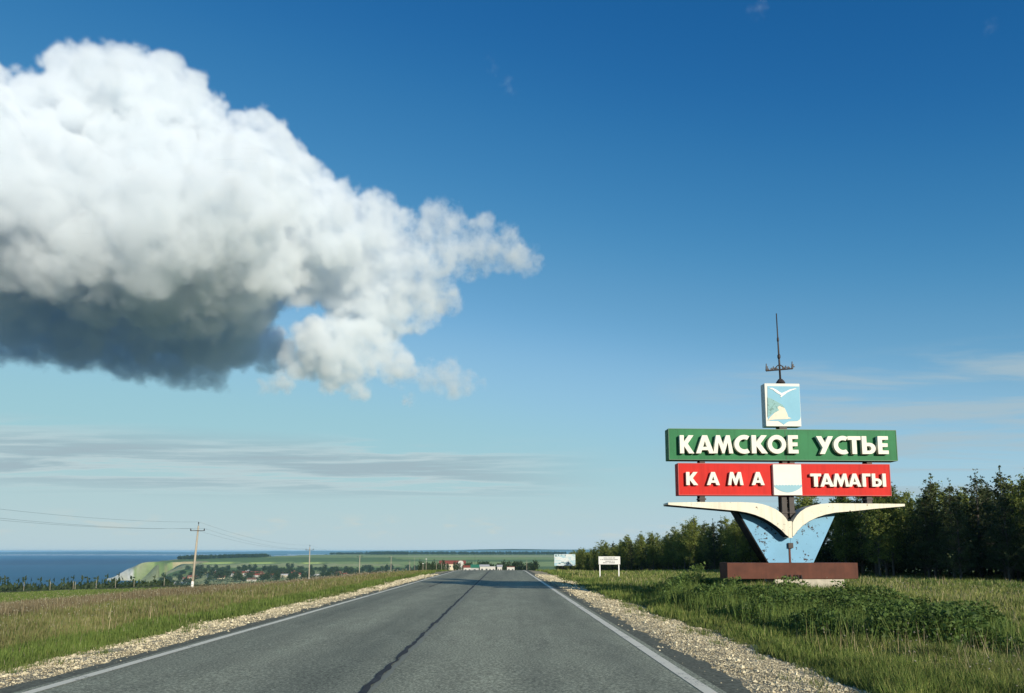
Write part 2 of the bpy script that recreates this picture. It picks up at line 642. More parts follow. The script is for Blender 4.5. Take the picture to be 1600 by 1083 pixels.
def asphalt_mat():
    m, n, l, b = new_mat('asphalt')
    fine = nnoise(n, l, 34, 8, .82)
    mid = nnoise(n, l, 2.2, 5, .6, stretch=(1, .25, 1))
    t = n.new('ShaderNodeTexCoord')
    wide = nnoise(n, l, .55, 3, .5, stretch=(1.6, .03, 1))
    c_ = nramp(n, l, fine, [(.36, (.064, .070, .053)), (.5, (.228, .242, .182)), (.64, (.57, .585, .44))])
    c_ = nmix(n, l, 1.0, c_, nramp(n, l, mid, [(.3, (.86, .86, .86)), (.7, (1.12, 1.12, 1.10))]), 'MULTIPLY')
    c_ = nmix(n, l, 1.0, c_, nramp(n, l, wide, [(.35, (.80, .81, .81)), (.65, (1.22, 1.20, 1.16))]), 'MULTIPLY')
    l.new(c_, b.inputs['Base Color'])
    b.inputs['Roughness'].default_value = .9
    b.inputs['Specular IOR Level'].default_value = .18
    nbump(n, l, fine, .55, .012, b)
    return m


def worn_mat(name, col, under, cut, scale):
    m, n, l, b = new_mat(name)
    f1 = nnoise(n, l, 45, 5, .7)
    f2 = nnoise(n, l, scale, 5, .65)
    ad = n.new('ShaderNodeMath')
    ad.operation = 'ADD'
    l.new(f1, ad.inputs[0])
    l.new(f2, ad.inputs[1])
    c_ = nmix(n, l, nramp(n, l, ad.outputs[0], [(cut - .05, (0, 0, 0)), (cut + .05, (1, 1, 1))]), under, col)
    l.new(c_, b.inputs['Base Color'])
    b.inputs['Roughness'].default_value = .75
    nbump(n, l, f1, .4, .006, b)
    return m


asph = asphalt_mat()
edge_dark = paint('asphalt_edge', (.150, .156, .118), .95, .45, 22, spec=.1)
line_w = worn_mat('line_paint', (.82, .77, .60), (.26, .25, .20), .84, 3.0)
worn_w = worn_mat('worn_centre_paint', (.70, .68, .56), (.215, .228, .172), 1.05, 14)
tar = worn_mat('tar_seam', (.014, .014, .015), (.05, .05, .05), .85, 3.0)
strip('road', -3.62, 3.62, asph, -12, 430, 0, cols=6)
strip('road_edge', -3.90, -3.62, edge_dark, -12, 430, -.004, .25, wob0=.16, seed=4)
strip('road_edge', 3.62, 3.93, edge_dark, -12, 430, -.004, .25, wob1=.16, seed=8)
strip('road_marking', -3.52, -3.38, line_w, -12, 430, .005, wob0=.012, wob1=.012, seed=2)
strip('road_marking', 3.38, 3.52, line_w, -12, 430, .005, wob0=.012, wob1=.012, seed=3)
strip('road_marking', -.03, .045, worn_w, -12, 430, .005, .08, wob0=.03, wob1=.03, seed=5)
strip('tar_seam', -.095, -.030, tar, -12, 430, .009, .08, wob0=.055, wob1=.045, seed=6)
strip('tar_seam', -2.05, -2.0, tar, 34.0, 41.5, .009, .5, wob0=.10, wob1=.10, seed=12)


def shoulder_z(X, Y, U):
    a = np.abs(U)
    return -.012 - .13 * smooth(4.2, 5.9, a) - .5 * smooth(6.0, 6.5, a) + .035 * (fbm(X * 3, Y * 3, 15) - .5)


def gravel_mat():
    m, n, l, b = new_mat('gravel')
    vo = n.new('ShaderNodeTexVoronoi')
    vo.inputs['Scale'].default_value = 26
    t = n.new('ShaderNodeTexCoord')
    l.new(t.outputs['Object'], vo.inputs['Vector'])
    sepc = n.new('ShaderNodeSeparateColor')
    l.new(vo.outputs['Color'], sepc.inputs[0])
    c_ = nramp(n, l, sepc.outputs[0], [(.0, (.18, .150, .09)), (.5, (.38, .325, .205)), (1, (.62, .55, .37))])
    v = nnoise(n, l, 1.2, 5, .6)
    c_ = nmix(n, l, 1.0, c_, nramp(n, l, v, [(.3, (.7, .69, .66)), (.7, (1.15, 1.13, 1.08))]), 'MULTIPLY')
    l.new(c_, b.inputs['Base Color'])
    b.inputs['Roughness'].default_value = .95
    nbump(n, l, vo.outputs['Distance'], .9, .03, b)
    return m


grav = gravel_mat()
strip('gravel_shoulder', -6.3, -3.72, grav, -12, 430, -.01, zfun=shoulder_z, wob0=.25, seed=31, cols=8)
strip('gravel_shoulder', 3.75, 6.3, grav, -12, 430, -.01, zfun=shoulder_z, wob1=.25, seed=33, cols=8)


# loose stones on the shoulders, more and smaller ones near the camera
def stones():
    n_ = 125000
    side = np.where(rng.random(n_) < .5, -1, 1)
    Y = 2.5 * (60 / 2.5) ** rng.random(n_)
    U = 3.64 + rng.random(n_) ** .72 * (np.where(side > 0, edge_u(Y, 1), edge_u(Y, 0)) + .30 - 3.80)
    X = road_c(Y) + side * U
    size = rng.uniform(.005, .0125, n_) * (.75 + Y / 28) * (1 + (rng.random(n_) < .06) * rng.uniform(.6, 2.0, n_))
    Z = road_z(Y) - .004 * U + shoulder_z(X, Y, U) - .01 + size * .25
    o = np.array([[1, 0, 0], [0, 1, 0], [-1, 0, 0], [0, -1, 0], [0, 0, .75], [0, 0, -.5]], float)
    fc = np.array([[0, 1, 4], [1, 2, 4], [2, 3, 4], [3, 0, 4], [1, 0, 5], [2, 1, 5], [3, 2, 5], [0, 3, 5]])
    jit = rng.uniform(.55, 1.3, (n_, 6, 1))
    a = rng.uniform(0, 6.28, n_)
    ca, sa = np.cos(a), np.sin(a)
    p = o[None] * jit
    q = np.empty_like(p)
    q[..., 0] = p[..., 0] * ca[:, None] - p[..., 1] * sa[:, None]
    q[..., 1] = p[..., 0] * sa[:, None] + p[..., 1] * ca[:, None]
    q[..., 2] = p[..., 2]
    v = q * size[:, None, None] + np.stack([X, Y, Z], 1)[:, None]
    f = fc[None] + (np.arange(n_) * 6)[:, None, None]
    t = rng.random((n_, 1))
    t = t ** 1.15
    cc = np.array([.27, .225, .135]) * (1 - t) + np.array([.80, .71, .48]) * t
    m, n, l, b = new_mat('stones')
    a_ = n.new('ShaderNodeAttribute')
    a_.attribute_name = 'tint'
    l.new(a_.outputs['Color'], b.inputs['Base Color'])
    b.inputs['Roughness'].default_value = .95
    tag(mesh_np('gravel_stones', v.reshape(-1, 3), f.reshape(-1, 3), m, col=np.repeat(cc, 6, 0)), kind='stuff')


stones()


# ------------------------------------------------------------------ grass and weeds
def blades(name, X, Y, h, wid, col, lean=.35, base=None):
    n_ = len(X)
    Z = land(X, Y) if base is None else base
    a = rng.uniform(0, 6.28, n_)
    dx_, dy_ = np.cos(a) * wid, np.sin(a) * wid
    la = rng.uniform(0, 6.28, n_)
    lx, ly = np.cos(la) * h * lean * rng.random(n_), np.sin(la) * h * lean * rng.random(n_)
    v = np.empty((n_, 3, 3))
    v[:, 0] = np.stack([X - dx_, Y - dy_, Z - .02], 1)
    v[:, 1] = np.stack([X + dx_, Y + dy_, Z - .02], 1)
    v[:, 2] = np.stack([X + lx, Y + ly, Z + h], 1)
    o = mesh_np(name, v.reshape(-1, 3), np.arange(n_ * 3).reshape(-1, 3), M['grass'], col=np.repeat(col, 3, 0))
    return tag(o, kind='stuff')


def cmix(a, b, t):
    t = np.asarray(t)[:, None]
    return np.asarray(a) * (1 - t) + np.asarray(b) * t


def left_grass():
    n_ = 330000
    Y = 5.5 * (150 / 5.5) ** rng.random(n_)
    lim = .78 * Y + 4
    d = (rng.random(n_) ** 1.1) * np.maximum(lim - 5, 1)
    eu = edge_u(Y, 0)
    U = -(eu - .15 + d)
    X = road_c(Y) + U
    keep = d < lim
    X, Y, d = X[keep], Y[keep], d[keep]
    n_ = len(X)
    r = np.hypot(X, Y)
    patch = fbm(X * .18, Y * .18, 101)
    broad = fbm(X * .035, Y * .06, 103)
    rnd = rng.random(n_)
    green = cmix((.075, .130, .022), (.165, .215, .052), rnd)
    olive = cmix((.135, .140, .046), (.235, .220, .090), rnd)
    brown = cmix((.140, .110, .060), (.235, .195, .115), rnd)
    straw = cmix((.24, .21, .11), (.34, .31, .20), rnd)
    col = green.copy()
    k_ol = smooth(.7, 1.7, d) * (rng.random(n_) < .78) * (1 - .8 * smooth(20, 27, d))
    col = np.where(k_ol[:, None] > .5, olive, col)
    wbrown = smooth(4.5, 8, d) * smooth(.32, .46, broad + .16 * (patch - .5)) * smooth(26, 17, d)
    isb = rng.random(n_) < wbrown * .9
    col = np.where(isb[:, None], brown, col)
    iss = rng.random(n_) < np.where(d > 2.2, .10, .02)
    col = np.where(iss[:, None], straw, col)
    h = rng.uniform(.10, .24, n_) * (.75 + .7 * patch) + .10 * smooth(2, 5, d) * rng.random(n_) + isb * rng.uniform(.05, .28, n_)
    h = h * .68 * (.7 + .6 * fbm(X * .9, Y * .9, 105))
    blades('grass', X, Y, h, np.maximum(.006, r * .00062) * rng.uniform(.6, 1.3, n_), col)


left_grass()


def stray_tufts():              # grass creeping into the gravel, and dry stalks standing in the verge
    n_ = 260
    side = np.where(rng.random(n_) < .5, -1.0, 1.0)
    Yc = 5 * (50 / 5) ** rng.random(n_)
    eu = np.where(side > 0, edge_u(Yc, 1), edge_u(Yc, 0))
    Uc = eu - rng.random(n_) ** 2 * .9
    per = 34
    Y = np.repeat(Yc, per) + rng.normal(0, .07, n_ * per)
    U = np.repeat(Uc, per) + rng.normal(0, .07, n_ * per)
    X = road_c(Y) + np.repeat(side, per) * U
    Z = np.maximum(land(X, Y), road_z(Y) - .004 * U + shoulder_z(X, Y, U) - .02)
    r = np.hypot(X, Y)
    k = rng.random(n_ * per)
    blades('grass', X, Y, rng.uniform(.04, .15, n_ * per), np.maximum(.005, r * .0005), cmix((.075, .125, .025), (.19, .21, .065), k), .8, base=Z)
    n_ = 5200
    side = np.where(rng.random(n_) < .45, -1.0, 1.0)
    Y = 6 * (60 / 6) ** rng.random(n_)
    X = road_c(Y) + side * (5.9 + rng.random(n_) ** .7 * np.minimum(.7 * Y, 22))
    k = (fbm(X * .3, Y * .3, 121) > .48) & (mound(X, Y) < .25)
    X, Y = X[k], Y[k]
    r = np.hypot(X, Y)
    blades('dry_stalks', X, Y, rng.uniform(.22, .55, len(X)), np.maximum(.004, r * .00045), cmix((.22, .16, .08), (.46, .40, .24), rng.random(len(X))), .35)


def mound(X, Y):                # where the tall dark weeds grow in front of the sign
    e = ((X - 7.3 - .09 * (20 - Y)) / 2.8) ** 2 + ((Y - 19.8) / 9.3) ** 2
    e = e + 1.1 * (fbm(X * .45, Y * .45, 201) - .5)
    return (1 - smooth(.55, 1.1, e)) * smooth(4.3, 5.2, X - road_c(Y) - .6)


def right_grass():
    n_ = 330000
    Y = 5.0 * (95 / 5.0) ** rng.random(n_)
    lim = .80 * Y + 3
    d = (rng.random(n_) ** 1.05) * np.maximum(lim - 4.2, 1)
    U = edge_u(Y, 1) - .12 + d
    X = road_c(Y) + U
    r = np.hypot(X, Y)
    patch = fbm(X * .22, Y * .22, 111)
    broad = fbm(X * .06, Y * .06, 113)
    rnd = rng.random(n_)
    green = cmix((.080, .135, .022), (.180, .230, .055), rnd)
    pale = cmix((.180, .205, .050), (.32, .325, .110), rnd)
    straw = cmix((.34, .29, .14), (.48, .42, .25), rnd)
    kp = smooth(.38, .66, broad) * .6 + .12
    kp = np.where(d < 1.2, .25, kp)
    col = np.where((rng.random(n_) < kp)[:, None], pale, green)
    col = np.where((rng.random(n_) < .09 * smooth(.8, 2.5, d))[:, None], straw, col)
    h = rng.uniform(.10, .26, n_) * (.7 + .8 * patch) + .12 * smooth(.6, 2.5, d) * rng.random(n_)
    tuft = fbm(X * 1.3, Y * 1.3, 115)
    h = h * (.42 + .62 * smooth(.3, .75, tuft))
    dark_tuft = (rng.random(n_) < .8 * smooth(.60, .72, fbm(X * .55, Y * .55, 117)))
    col = np.where(dark_tuft[:, None], cmix((.055, .115, .020), (.12, .18, .040), rnd), col)
    blades('grass', X, Y, h, np.maximum(.006, r * .00062) * rng.uniform(.5, 1.4, n_), col, .75)


right_grass()


def leaf_cards(P, size, aspect=.55, flat=0.0):
    """one pointed four-cornered leaf per point, facing at random"""
    n_ = len(P)
    a = rng.normal(size=(n_, 3))
    a[:, 2] += flat
    a /= np.linalg.norm(a, axis=1)[:, None]
    b = rng.normal(size=(n_, 3))
    b -= (b * a).sum(1)[:, None] * a
    b /= np.linalg.norm(b, axis=1)[:, None]
    c_ = np.cross(a, b)
    s = size[:, None]
    v = np.stack([P - b * s, P - c_ * s * aspect, P + b * s, P + c_ * s * aspect], 1)
    return v.reshape(-1, 3), np.arange(n_ * 4).reshape(-1, 4)


def clear_of_base(X, Y):        # nothing grows through the plinth and its footing
    return ~((Y > 22.9) & (Y < 25.5) & (X > 5.9) & (X < 11.6))


def weeds():
    n_ = 260000
    X = rng.uniform(2.6, 12.5, n_)
    Y = rng.uniform(9.5, 29, n_)
    m_ = mound(X, Y)
    clump = fbm(X * 1.1, Y * 1.1, 211)
    big = fbm(X * .35, Y * .35, 213)
    k = (rng.random(n_) < m_ * smooth(.22, .5, clump + .12)) & clear_of_base(X, Y)
    X, Y, m_, clump, big = X[k], Y[k], m_[k], clump[k], big[k]
    n_ = len(X)
    top = (.12 + .62 * smooth(.3, .72, clump) * (.5 + big)) * (.35 + .65 * m_)
    top = np.where((X > 6.6) & (Y > 20.0), np.minimum(top, .20 + .10 * clump), top)
    h = rng.random(n_) ** .6
    P = np.stack([X, Y, land(X, Y) + h * top], 1)
    t = np.clip(rng.random(n_) * .6 + .8 * (big - .3), 0, 1)
    col = cmix((.045, .088, .020), (.165, .245, .060), t)
    v, f = leaf_cards(P, rng.uniform(.012, .042, n_) * (1 + .6 * (clump > .58)), .45, .45)
    tag(mesh_np('weeds', v, f, M['leaf'], col=np.repeat(col, 4, 0)), kind='stuff')
    # taller grass stalks standing among them
    n_ = 80000
    X = rng.uniform(2.6, 12.5, n_)
    Y = rng.uniform(9.5, 29, n_)
    m_ = mound(X, Y)
    k = (rng.random(n_) < m_) & clear_of_base(X, Y)
    X, Y = X[k], Y[k]
    n_ = len(X)
    h = rng.uniform(.15, .62, n_)
    h = np.where((X > 6.6) & (Y > 20.0), np.minimum(h, .32), h)
    blades('tall_grass', X, Y, h, np.full(n_, .010), cmix((.075, .140, .026), (.22, .28, .070), rng.random(n_)), .5)


weeds()
stray_tufts()


def seed_heads():               # dandelion clocks and pale seed heads over the verge grass
    X, Y, Z, S = [], [], [], []
    n_ = 2600
    Yl = 7 * (80 / 7) ** rng.random(n_)
    d = 2.0 + rng.random(n_) ** .8 * np.minimum(.6 * Yl, 14)
    Xl = road_c(Yl) - 5.4 - d
    n2_ = 900
    Yr = 6 * (45 / 6) ** rng.random(n2_)
    Xr = road_c(Yr) + 5.4 + 1.0 + rng.random(n2_) * np.minimum(.6 * Yr, 18)
    X, Y = np.concatenate([Xl, Xr]), np.concatenate([Yl, Yr])
    k = mound(X, Y) < .3
    X, Y = X[k], Y[k]
    r = np.hypot(X, Y)
    P = np.stack([X, Y, land(X, Y) + rng.uniform(.18, .40, len(X))], 1)
    o = np.array([[1, 0, 0], [0, 1, 0], [-1, 0, 0], [0, -1, 0], [0, 0, 1], [0, 0, -1]], float)
    fc = np.array([[0, 1, 4], [1, 2, 4], [2, 3, 4], [3, 0, 4], [1, 0, 5], [2, 1, 5], [3, 2, 5], [0, 3, 5]])
    s = np.maximum(.014, r * .00065) * rng.uniform(.7, 1.2, len(X))
    v = P[:, None] + o[None] * s[:, None, None]
    f = fc[None] + (np.arange(len(X)) * 6)[:, None, None]
    col = cmix((.26, .24, .15), (.42, .40, .30), rng.random(len(X)))
    tag(mesh_np('seed_heads', v.reshape(-1, 3), f.reshape(-1, 3), M['grass'], col=np.repeat(col, 6, 0)), kind='stuff')


seed_heads()

# ------------------------------------------------------------------ trees
def trunk_mb(H, r0, bend, limbs, seed):
    rs = random.Random(seed)
    mb = MB()
    pts = []
    for i in range(7):
        t = i / 6
        pts.append((bend[0] * t * t + rs.uniform(-.05, .05) * H * .1, bend[1] * t * t, H * t * .96))
    mb.tube(pts, [r0 * (1 - .9 * i / 6) for i in range(7)], 7)
    ends = []
    for (t, az_, ln, up) in limbs:
        i = min(int(t * 6), 5)
        fr = t * 6 - i
        p = Vector(pts[i]).lerp(Vector(pts[i + 1]), fr)
        d = Vector((math.cos(az_), math.sin(az_), up)).normalized()
        q = p + d * ln * .5 + Vector((0, 0, ln * .03))
        e = p + d * ln + Vector((0, 0, ln * .14 * up))
        mb.tube([p, q, e], [r0 * .34 * (1 - t * .6), r0 * .2 * (1 - t * .6), r0 * .06], 5)
        ends.append((p, q, e, ln))
    return mb, ends, pts


def broad_tree(seed, H, spread, n_leaf, cols, leaf=.075):
    """upright young birch or poplar: ascending limbs, loose leafy clumps, thin leaders at the top"""
    rs = random.Random(seed)
    limbs = []
    nl = 26
    for i in range(nl):
        t = .16 + .8 * (i / nl) + rs.uniform(-.02, .02)
        ln = spread * (1.15 - t) ** .8 * rs.uniform(.6, 1.2) * (.55 + .9 * min(1, t * 2.2)) * .95
        limbs.append((min(t, .98), i * 2.4 + rs.uniform(-.5, .5), ln, rs.uniform(.45, 1.3)))
    mb, ends, pts = trunk_mb(H, .045 + H * .007, (rs.uniform(-.3, .3), rs.uniform(-.3, .3)), limbs, seed)
    C, W, T = [], [], []
    for (p, q, e, ln) in ends:
        for k in range(5):
            t = .25 + .8 * k / 4
            c_ = p.lerp(e, t) + Vector((rs.gauss(0, .16), rs.gauss(0, .16), rs.gauss(0, .14))) * ln * .6
            C.append(tuple(c_))
            W.append(rs.uniform(.10, .24) * (.6 + .5 * ln))
            T.append(rs.random())
    for k in range(7):
        C.append((pts[6][0] + rs.gauss(0, .12), pts[6][1] + rs.gauss(0, .12), H * rs.uniform(.82, 1.02)))
        W.append(.13)
        T.append(rs.random())
    return mb, np.array(C), np.array(W), np.array(T), cols, n_leaf, leaf


def pine_tree_parts(seed, H, spread, n_leaf, cols, leaf=.07):
    """young pine: whorls of upturned boughs, a candle of shoots at the top"""
    rs = random.Random(seed)
    limbs = []
    z = .10
    while z < .95:
        nb = rs.randint(4, 6)
        a0 = rs.uniform(0, 6)
        for j in range(nb):
            ln = spread * (1.02 - z) ** .75 * rs.uniform(.75, 1.15)
            limbs.append((min(z + rs.uniform(-.02, .02), .97), a0 + j * 6.28 / nb + rs.uniform(-.3, .3), ln, rs.uniform(.15, .75)))
        z += rs.uniform(.055, .085)
    mb, ends, pts = trunk_mb(H, .05 + H * .008, (rs.uniform(-.15, .15), rs.uniform(-.15, .15)), limbs, seed)
    C, W, T = [], [], []
    for (p, q, e, ln) in ends:
        tw = rs.random()
        for k in range(4):
            t = .35 + .72 * k / 3
            c_ = p.lerp(e, t) + Vector((rs.gauss(0, .07), rs.gauss(0, .07), rs.gauss(0, .05) + .04)) * (1 + ln)
            C.append(tuple(c_))
            W.append(.07 + .07 * ln)
            T.append(tw * .7 + .3 * rs.random())
    for k in range(6):
        C.append((pts[6][0] + rs.gauss(0, .04), pts[6][1] + rs.gauss(0, .04), H * (.86 + .028 * k)))
        W.append(.07)
        T.append(rs.random())
    return mb, np.array(C), np.array(W), np.array(T), cols, n_leaf, leaf


def crown_mesh(name, C, W, T, cols, n_leaf, leaf):
    pr = W ** 2 / (W ** 2).sum()
    idx = rng.choice(len(C), n_leaf, p=pr)
    g = rng.normal(size=(n_leaf, 3))
    g *= (np.abs(rng.normal(size=(n_leaf, 1))) ** .5) * .62
    g[:, 2] *= .8
    P = C[idx] + g * W[idx][:, None] * 1.35
    v, f = leaf_cards(P, leaf * rng.uniform(.55, 1.3, n_leaf), .6, .25)
    t = np.clip(T[idx] * .7 + rng.random(n_leaf) * .3, 0, 1)
    return v, f, np.repeat(cmix(cols[0], cols[1], t), 4, 0)


BIRCH = ((.056, .090, .018), (.27, .31, .072))
PINE = ((.028, .046, .018), (.115, .140, .050))
PROTO = []
for i in range(7):
    PROTO.append(('birch', broad_tree(100 + i, 7.0, [1.7, 1.35, 2.0, 1.5, 1.2, 1.8, 1.6][i], 5200, BIRCH)))
for i in range(5):
    PROTO.append(('pine', pine_tree_parts(200 + i, 7.0, [1.5, 1.8, 1.35, 1.6, 1.9][i], 5200, PINE)))
PM = []
for kind, pt in PROTO:
    v, f, cc = crown_mesh('crown', pt[1], pt[2], pt[3], pt[4], pt[5], pt[6])
    cr = mesh_np('crown', v, f, M['leaf'], col=cc, link_it=False).data
    tb = pt[0].build('trunk', M['bark'])
    td = tb.data
    bpy.data.objects.remove(tb)
    PM.append((kind, td, cr))


def put_tree(kind_idx, x, y, H, label, group, name):
    kind, td, cr = PM[kind_idx]
    e = empty(name, (x, y, float(land(x, y)) - .05), random.uniform(0, 6.28), label, 'tree', group)
    s = H / 7.0
    e.scale = (s * random.uniform(.9, 1.15), s * random.uniform(.9, 1.15), s)
    link(bpy.data.objects.new('trunk', td), e)
    link(bpy.data.objects.new('crown', cr), e)
    return e


def forest_edge(Y):             # X of the front row of the wood right of the road
    return np.interp(Y, [36, 46, 60, 85, 130, 170, 290, 430], [40, 33.5, 29.5, 26.5, 22.5, 20.0, 17.5, 15])


def forest():
    n_put = 0
    rows = [(0, 2.35), (2.0, 2.3), (4.2, 2.6), (7.0, 3.2)]
    for ri, (off, sp) in enumerate(rows):
        y = 40.0 + ri * .7
        while y < 300:
            yy = y + random.uniform(-.6, .6)
            x = float(forest_edge(yy)) + off + random.uniform(-1.7, 1.5)
            near_ = yy < 75
            H = random.uniform(5.4, 7.6) * (1.0 if yy < 110 else .92)
            if near_:
                H = random.uniform(6.0, 8.4)
            H *= .9 + .25 * float(fbm(np.array([x * .15]), np.array([yy * .12]), 301)[0])
            px = 800 + F * x / (yy * CP)
            pine = random.random() < (.72 if px > 1490 else .30 if px > 1100 else .22)
            ki = random.randint(7, 11) if pine else random.randint(0, 6)
            where = ('by the billboard at the wood end' if px < 900 else 'between the billboard and the white notice board' if px < 936
                     else 'right behind the white notice board' if px < 972 else "between the notice board and the sign's left wing tip" if px < 1046
                     else "behind the sign's left wing" if px < 1150 else 'behind the blue panels of the welcome sign' if px < 1310
                     else "behind the sign's right wing" if px < 1414 else "just right of the sign's right wing tip" if px < 1490 else 'at the right edge of the wood')
            depth = ('front row', 'second row', 'third row', 'back row')[ri]
            nm = 'pine_tree' if pine else 'birch_tree'
            size_ = 'tall' if H > 6.9 else 'low' if H < 5.9 else 'middling'
            lb = '%s %s, %s, %s' % (size_, 'dark pine' if pine else 'leafy birch', depth, where)
            put_tree(ki, x, yy, H, lb, 'pines of the wood' if pine else 'birches of the wood', nm)
            n_put += 1
            y += sp * (1 + max(0, yy - 80) / 75)
    # deeper rows near the right edge of the picture
    for k in range(46):
        yy = random.uniform(47, 78)
        x = float(forest_edge(yy)) + random.uniform(9, 24)
        pine = random.random() < .6
        lb = '%s deep inside the wood behind the front trees %s' % ('tall pine' if pine else 'tall birch', 'at the right picture edge' if x / yy > .56 else 'right of the welcome sign')
        put_tree(random.randint(7, 11) if pine else random.randint(0, 6), x, yy, random.uniform(7.0, 8.8), lb,
                 'trees deep inside the wood', 'pine_tree' if pine else 'birch_tree')
        n_put += 1
    print('forest trees', n_put)


forest()


def far_mass(name, X, Y, H, Wd, cols, per, size, col_seed=0):
    """many far trees as one leafy mass"""
    n_ = len(X)
    X, Y = np.asarray(X), np.asarray(Y)
    Z = land(X, Y)
    idx = np.repeat(np.arange(n_), per)
    m_ = len(idx)
    g = rng.normal(size=(m_, 3))
    g /= np.linalg.norm(g, axis=1)[:, None]
    g *= rng.uniform(.4, 1, (m_, 1))
    P = np.stack([X[idx] + g[:, 0] * Wd[idx] * .5, Y[idx] + g[:, 1] * Wd[idx] * .5, Z[idx] + H[idx] * (.52 + .48 * g[:, 2])], 1)
    v, f = leaf_cards(P, size * H[idx] * rng.uniform(.6, 1.3, m_), .7, .2)
    tint = rng.random(n_)[idx] * .8 + rng.random(m_) * .2
    return mesh_np(name, v, f, M['leaf'], col=np.repeat(cmix(cols[0], cols[1], tint), 4, 0))


DARKWOOD = ((.022, .045, .020), (.045, .075, .030))
# undergrowth that closes the foot of the wood
yy = 40 * (300 / 40) ** rng.random(1500)
xx = forest_edge(yy) + rng.uniform(.3, 1, 1500) ** 1.6 * np.where(yy < 110, 26, 14)
tag(far_mass('undergrowth', xx, yy, rng.uniform(1.6, 4.4, 1500), rng.uniform(1.6, 3.2, 1500), PINE, 60, .060), kind='stuff')


# woods on the hill across the bay, each wood one mass
def wood_patch(pts_poly, n_, H=9):
    P = np.array(pts_poly)
    a = rng.random((n_, 2))
    i = rng.integers(0, len(P) - 1, n_)
    t = a[:, 0]
    X = P[i, 0] * (1 - t) + P[i + 1, 0] * t
    Y = P[i, 1] * (1 - t) + P[i + 1, 1] * t
    wd = P[i, 2] * (1 - t) + P[i + 1, 2] * t
    Y = Y + (a[:, 1] - .5) * wd
    X = X + rng.normal(0, 8, n_)
    return X, Y, rng.uniform(.7, 1.25, n_) * H, rng.uniform(7, 13, n_)


def hillwood(path, n_, H=11):
    # path: (photo x, distance, depth of the wood)
    pts_poly = [((px - 800) / F * Y, Y, wd) for px, Y, wd in path]
    X, Y, H_, W_ = wood_patch(pts_poly, n_, H)
    o = far_mass('woods', X, Y, H_, W_, DARKWOOD, 34, .16)
    return tag(o, kind='stuff')


hillwood([(246, 2600, 30), (262, 2640, 70), (310, 2750, 120)], 300, 9)
hillwood([(246, 2800, 60), (300, 3200, 300), (340, 3300, 420)], 620, 12)
hillwood([(290, 2560, 60), (330, 2600, 130), (375, 2700, 160), (418, 2750, 50)], 620, 11)
hillwood([(345, 3700, 200), (420, 4200, 80), (520, 4300, 50), (570, 4300, 40)], 520, 11)
hillwood([(578, 4100, 90), (640, 4000, 160), (760, 4000, 160), (880, 4000, 120)], 800, 15)
hillwood([(290, 3600, 60), (340, 3500, 50), (400, 3400, 30)], 130, 9)

# ------------------------------------------------------------------ town trees and houses
def low_tree_mesh(seed, n_leaf=240, tall=1.0):
    r_ = np.random.default_rng(seed)
    g = r_.normal(size=(n_leaf, 3))
    g /= np.linalg.norm(g, axis=1)[:, None]
    g *= r_.uniform(.45, 1, (n_leaf, 1))
    lump = r_.normal(size=(6, 3)) * .35
    P = g * np.array([.36, .36, .40]) + lump[r_.integers(0, 6, n_leaf)] * np.array([.35, .35, .3])
    P[:, 2] += .56
    v, f = leaf_cards(P, r_.uniform(.05, .10, n_leaf), .7, .2)
    t = r_.random(n_leaf)
    return v, f, np.repeat(cmix((.026, .048, .020), (.058, .088, .032), t), 4, 0)


LOW = []
for i in range(6):
    v, f, cc = low_tree_mesh(500 + i)
    mb = MB().tube([(0, 0, -.05), (0, 0, .3), (.01, 0, .6)], [.03, .024, .012], 5)
    tv = np.array(mb.v)
    # trunk quads appended as leaf-like quads of bark colour
    quads_t = np.array([q for q in mb.f if len(q) == 4]) + len(v)
    vv = np.concatenate([v, tv])
    ff = np.concatenate([f, quads_t])
    ccc = np.concatenate([cc, np.tile([.07, .06, .045], (len(tv), 1))])
    LOW.append(mesh_np('village_tree', vv, ff, M['leaf'], col=ccc, link_it=False).data)


def low_tree(x, y, H, wd, name, label, group, sink=0.0):
    o = bpy.data.objects.new(name, random.choice(LOW))
    o.location = (x, y, float(land(x, y)) - sink)
    o.rotation_euler = (0, 0, random.uniform(0, 6.28))
    o.scale = (wd, wd, H)
    link(o)
    return tag(o, label, 'tree', group)


def from_px(px, Y):
    return (px - 800) / F * Y


def village_place(px):
    for lim, w_ in ((300, 'left of the nearest pole'), (395, 'behind the nearest pole'), (440, 'by the long red roofed buildings'),
                    (482, 'left of the second pole'), (560, 'between second and third poles'), (612, 'between third and fourth poles'), (999, 'by the salmon brick house')):
        if px < lim:
            return w_


for k in range(290):
    px = random.uniform(232, 660)
    Y = random.uniform(1150, 1950) if px < 470 else random.uniform(900, 1900)
    x = from_px(px, Y)
    H = random.uniform(8, 15)
    low_tree(x, Y, H, random.uniform(10, 17), 'village_tree', '%s dark green tree of the far village %s' % ('tall' if H > 12.5 else 'rounded' if H > 10 else 'low', village_place(px)),
             'trees of the far village')
n_ = 900
px_ = rng.uniform(250, 655, n_)
Y_ = rng.uniform(1000, 1900, n_)
tag(far_mass('village_thickets', (px_ - 800) / F * Y_, Y_, rng.uniform(3, 8, n_), rng.uniform(8, 18, n_), DARKWOOD, 22, .13), kind='stuff')
def shore_place(px):
    names = ('left of the first field post', 'between the first and second field posts', 'between the second and third field posts', 'between the fourth and fifth field posts',
             'between the fifth and sixth field posts', 'between the sixth and seventh field posts', 'left of the last field post', 'right of the last field post')
    for lim, nm in zip((38, 79, 115, 151, 181, 210, 257, 9999), names):
        if px < lim:
            return nm


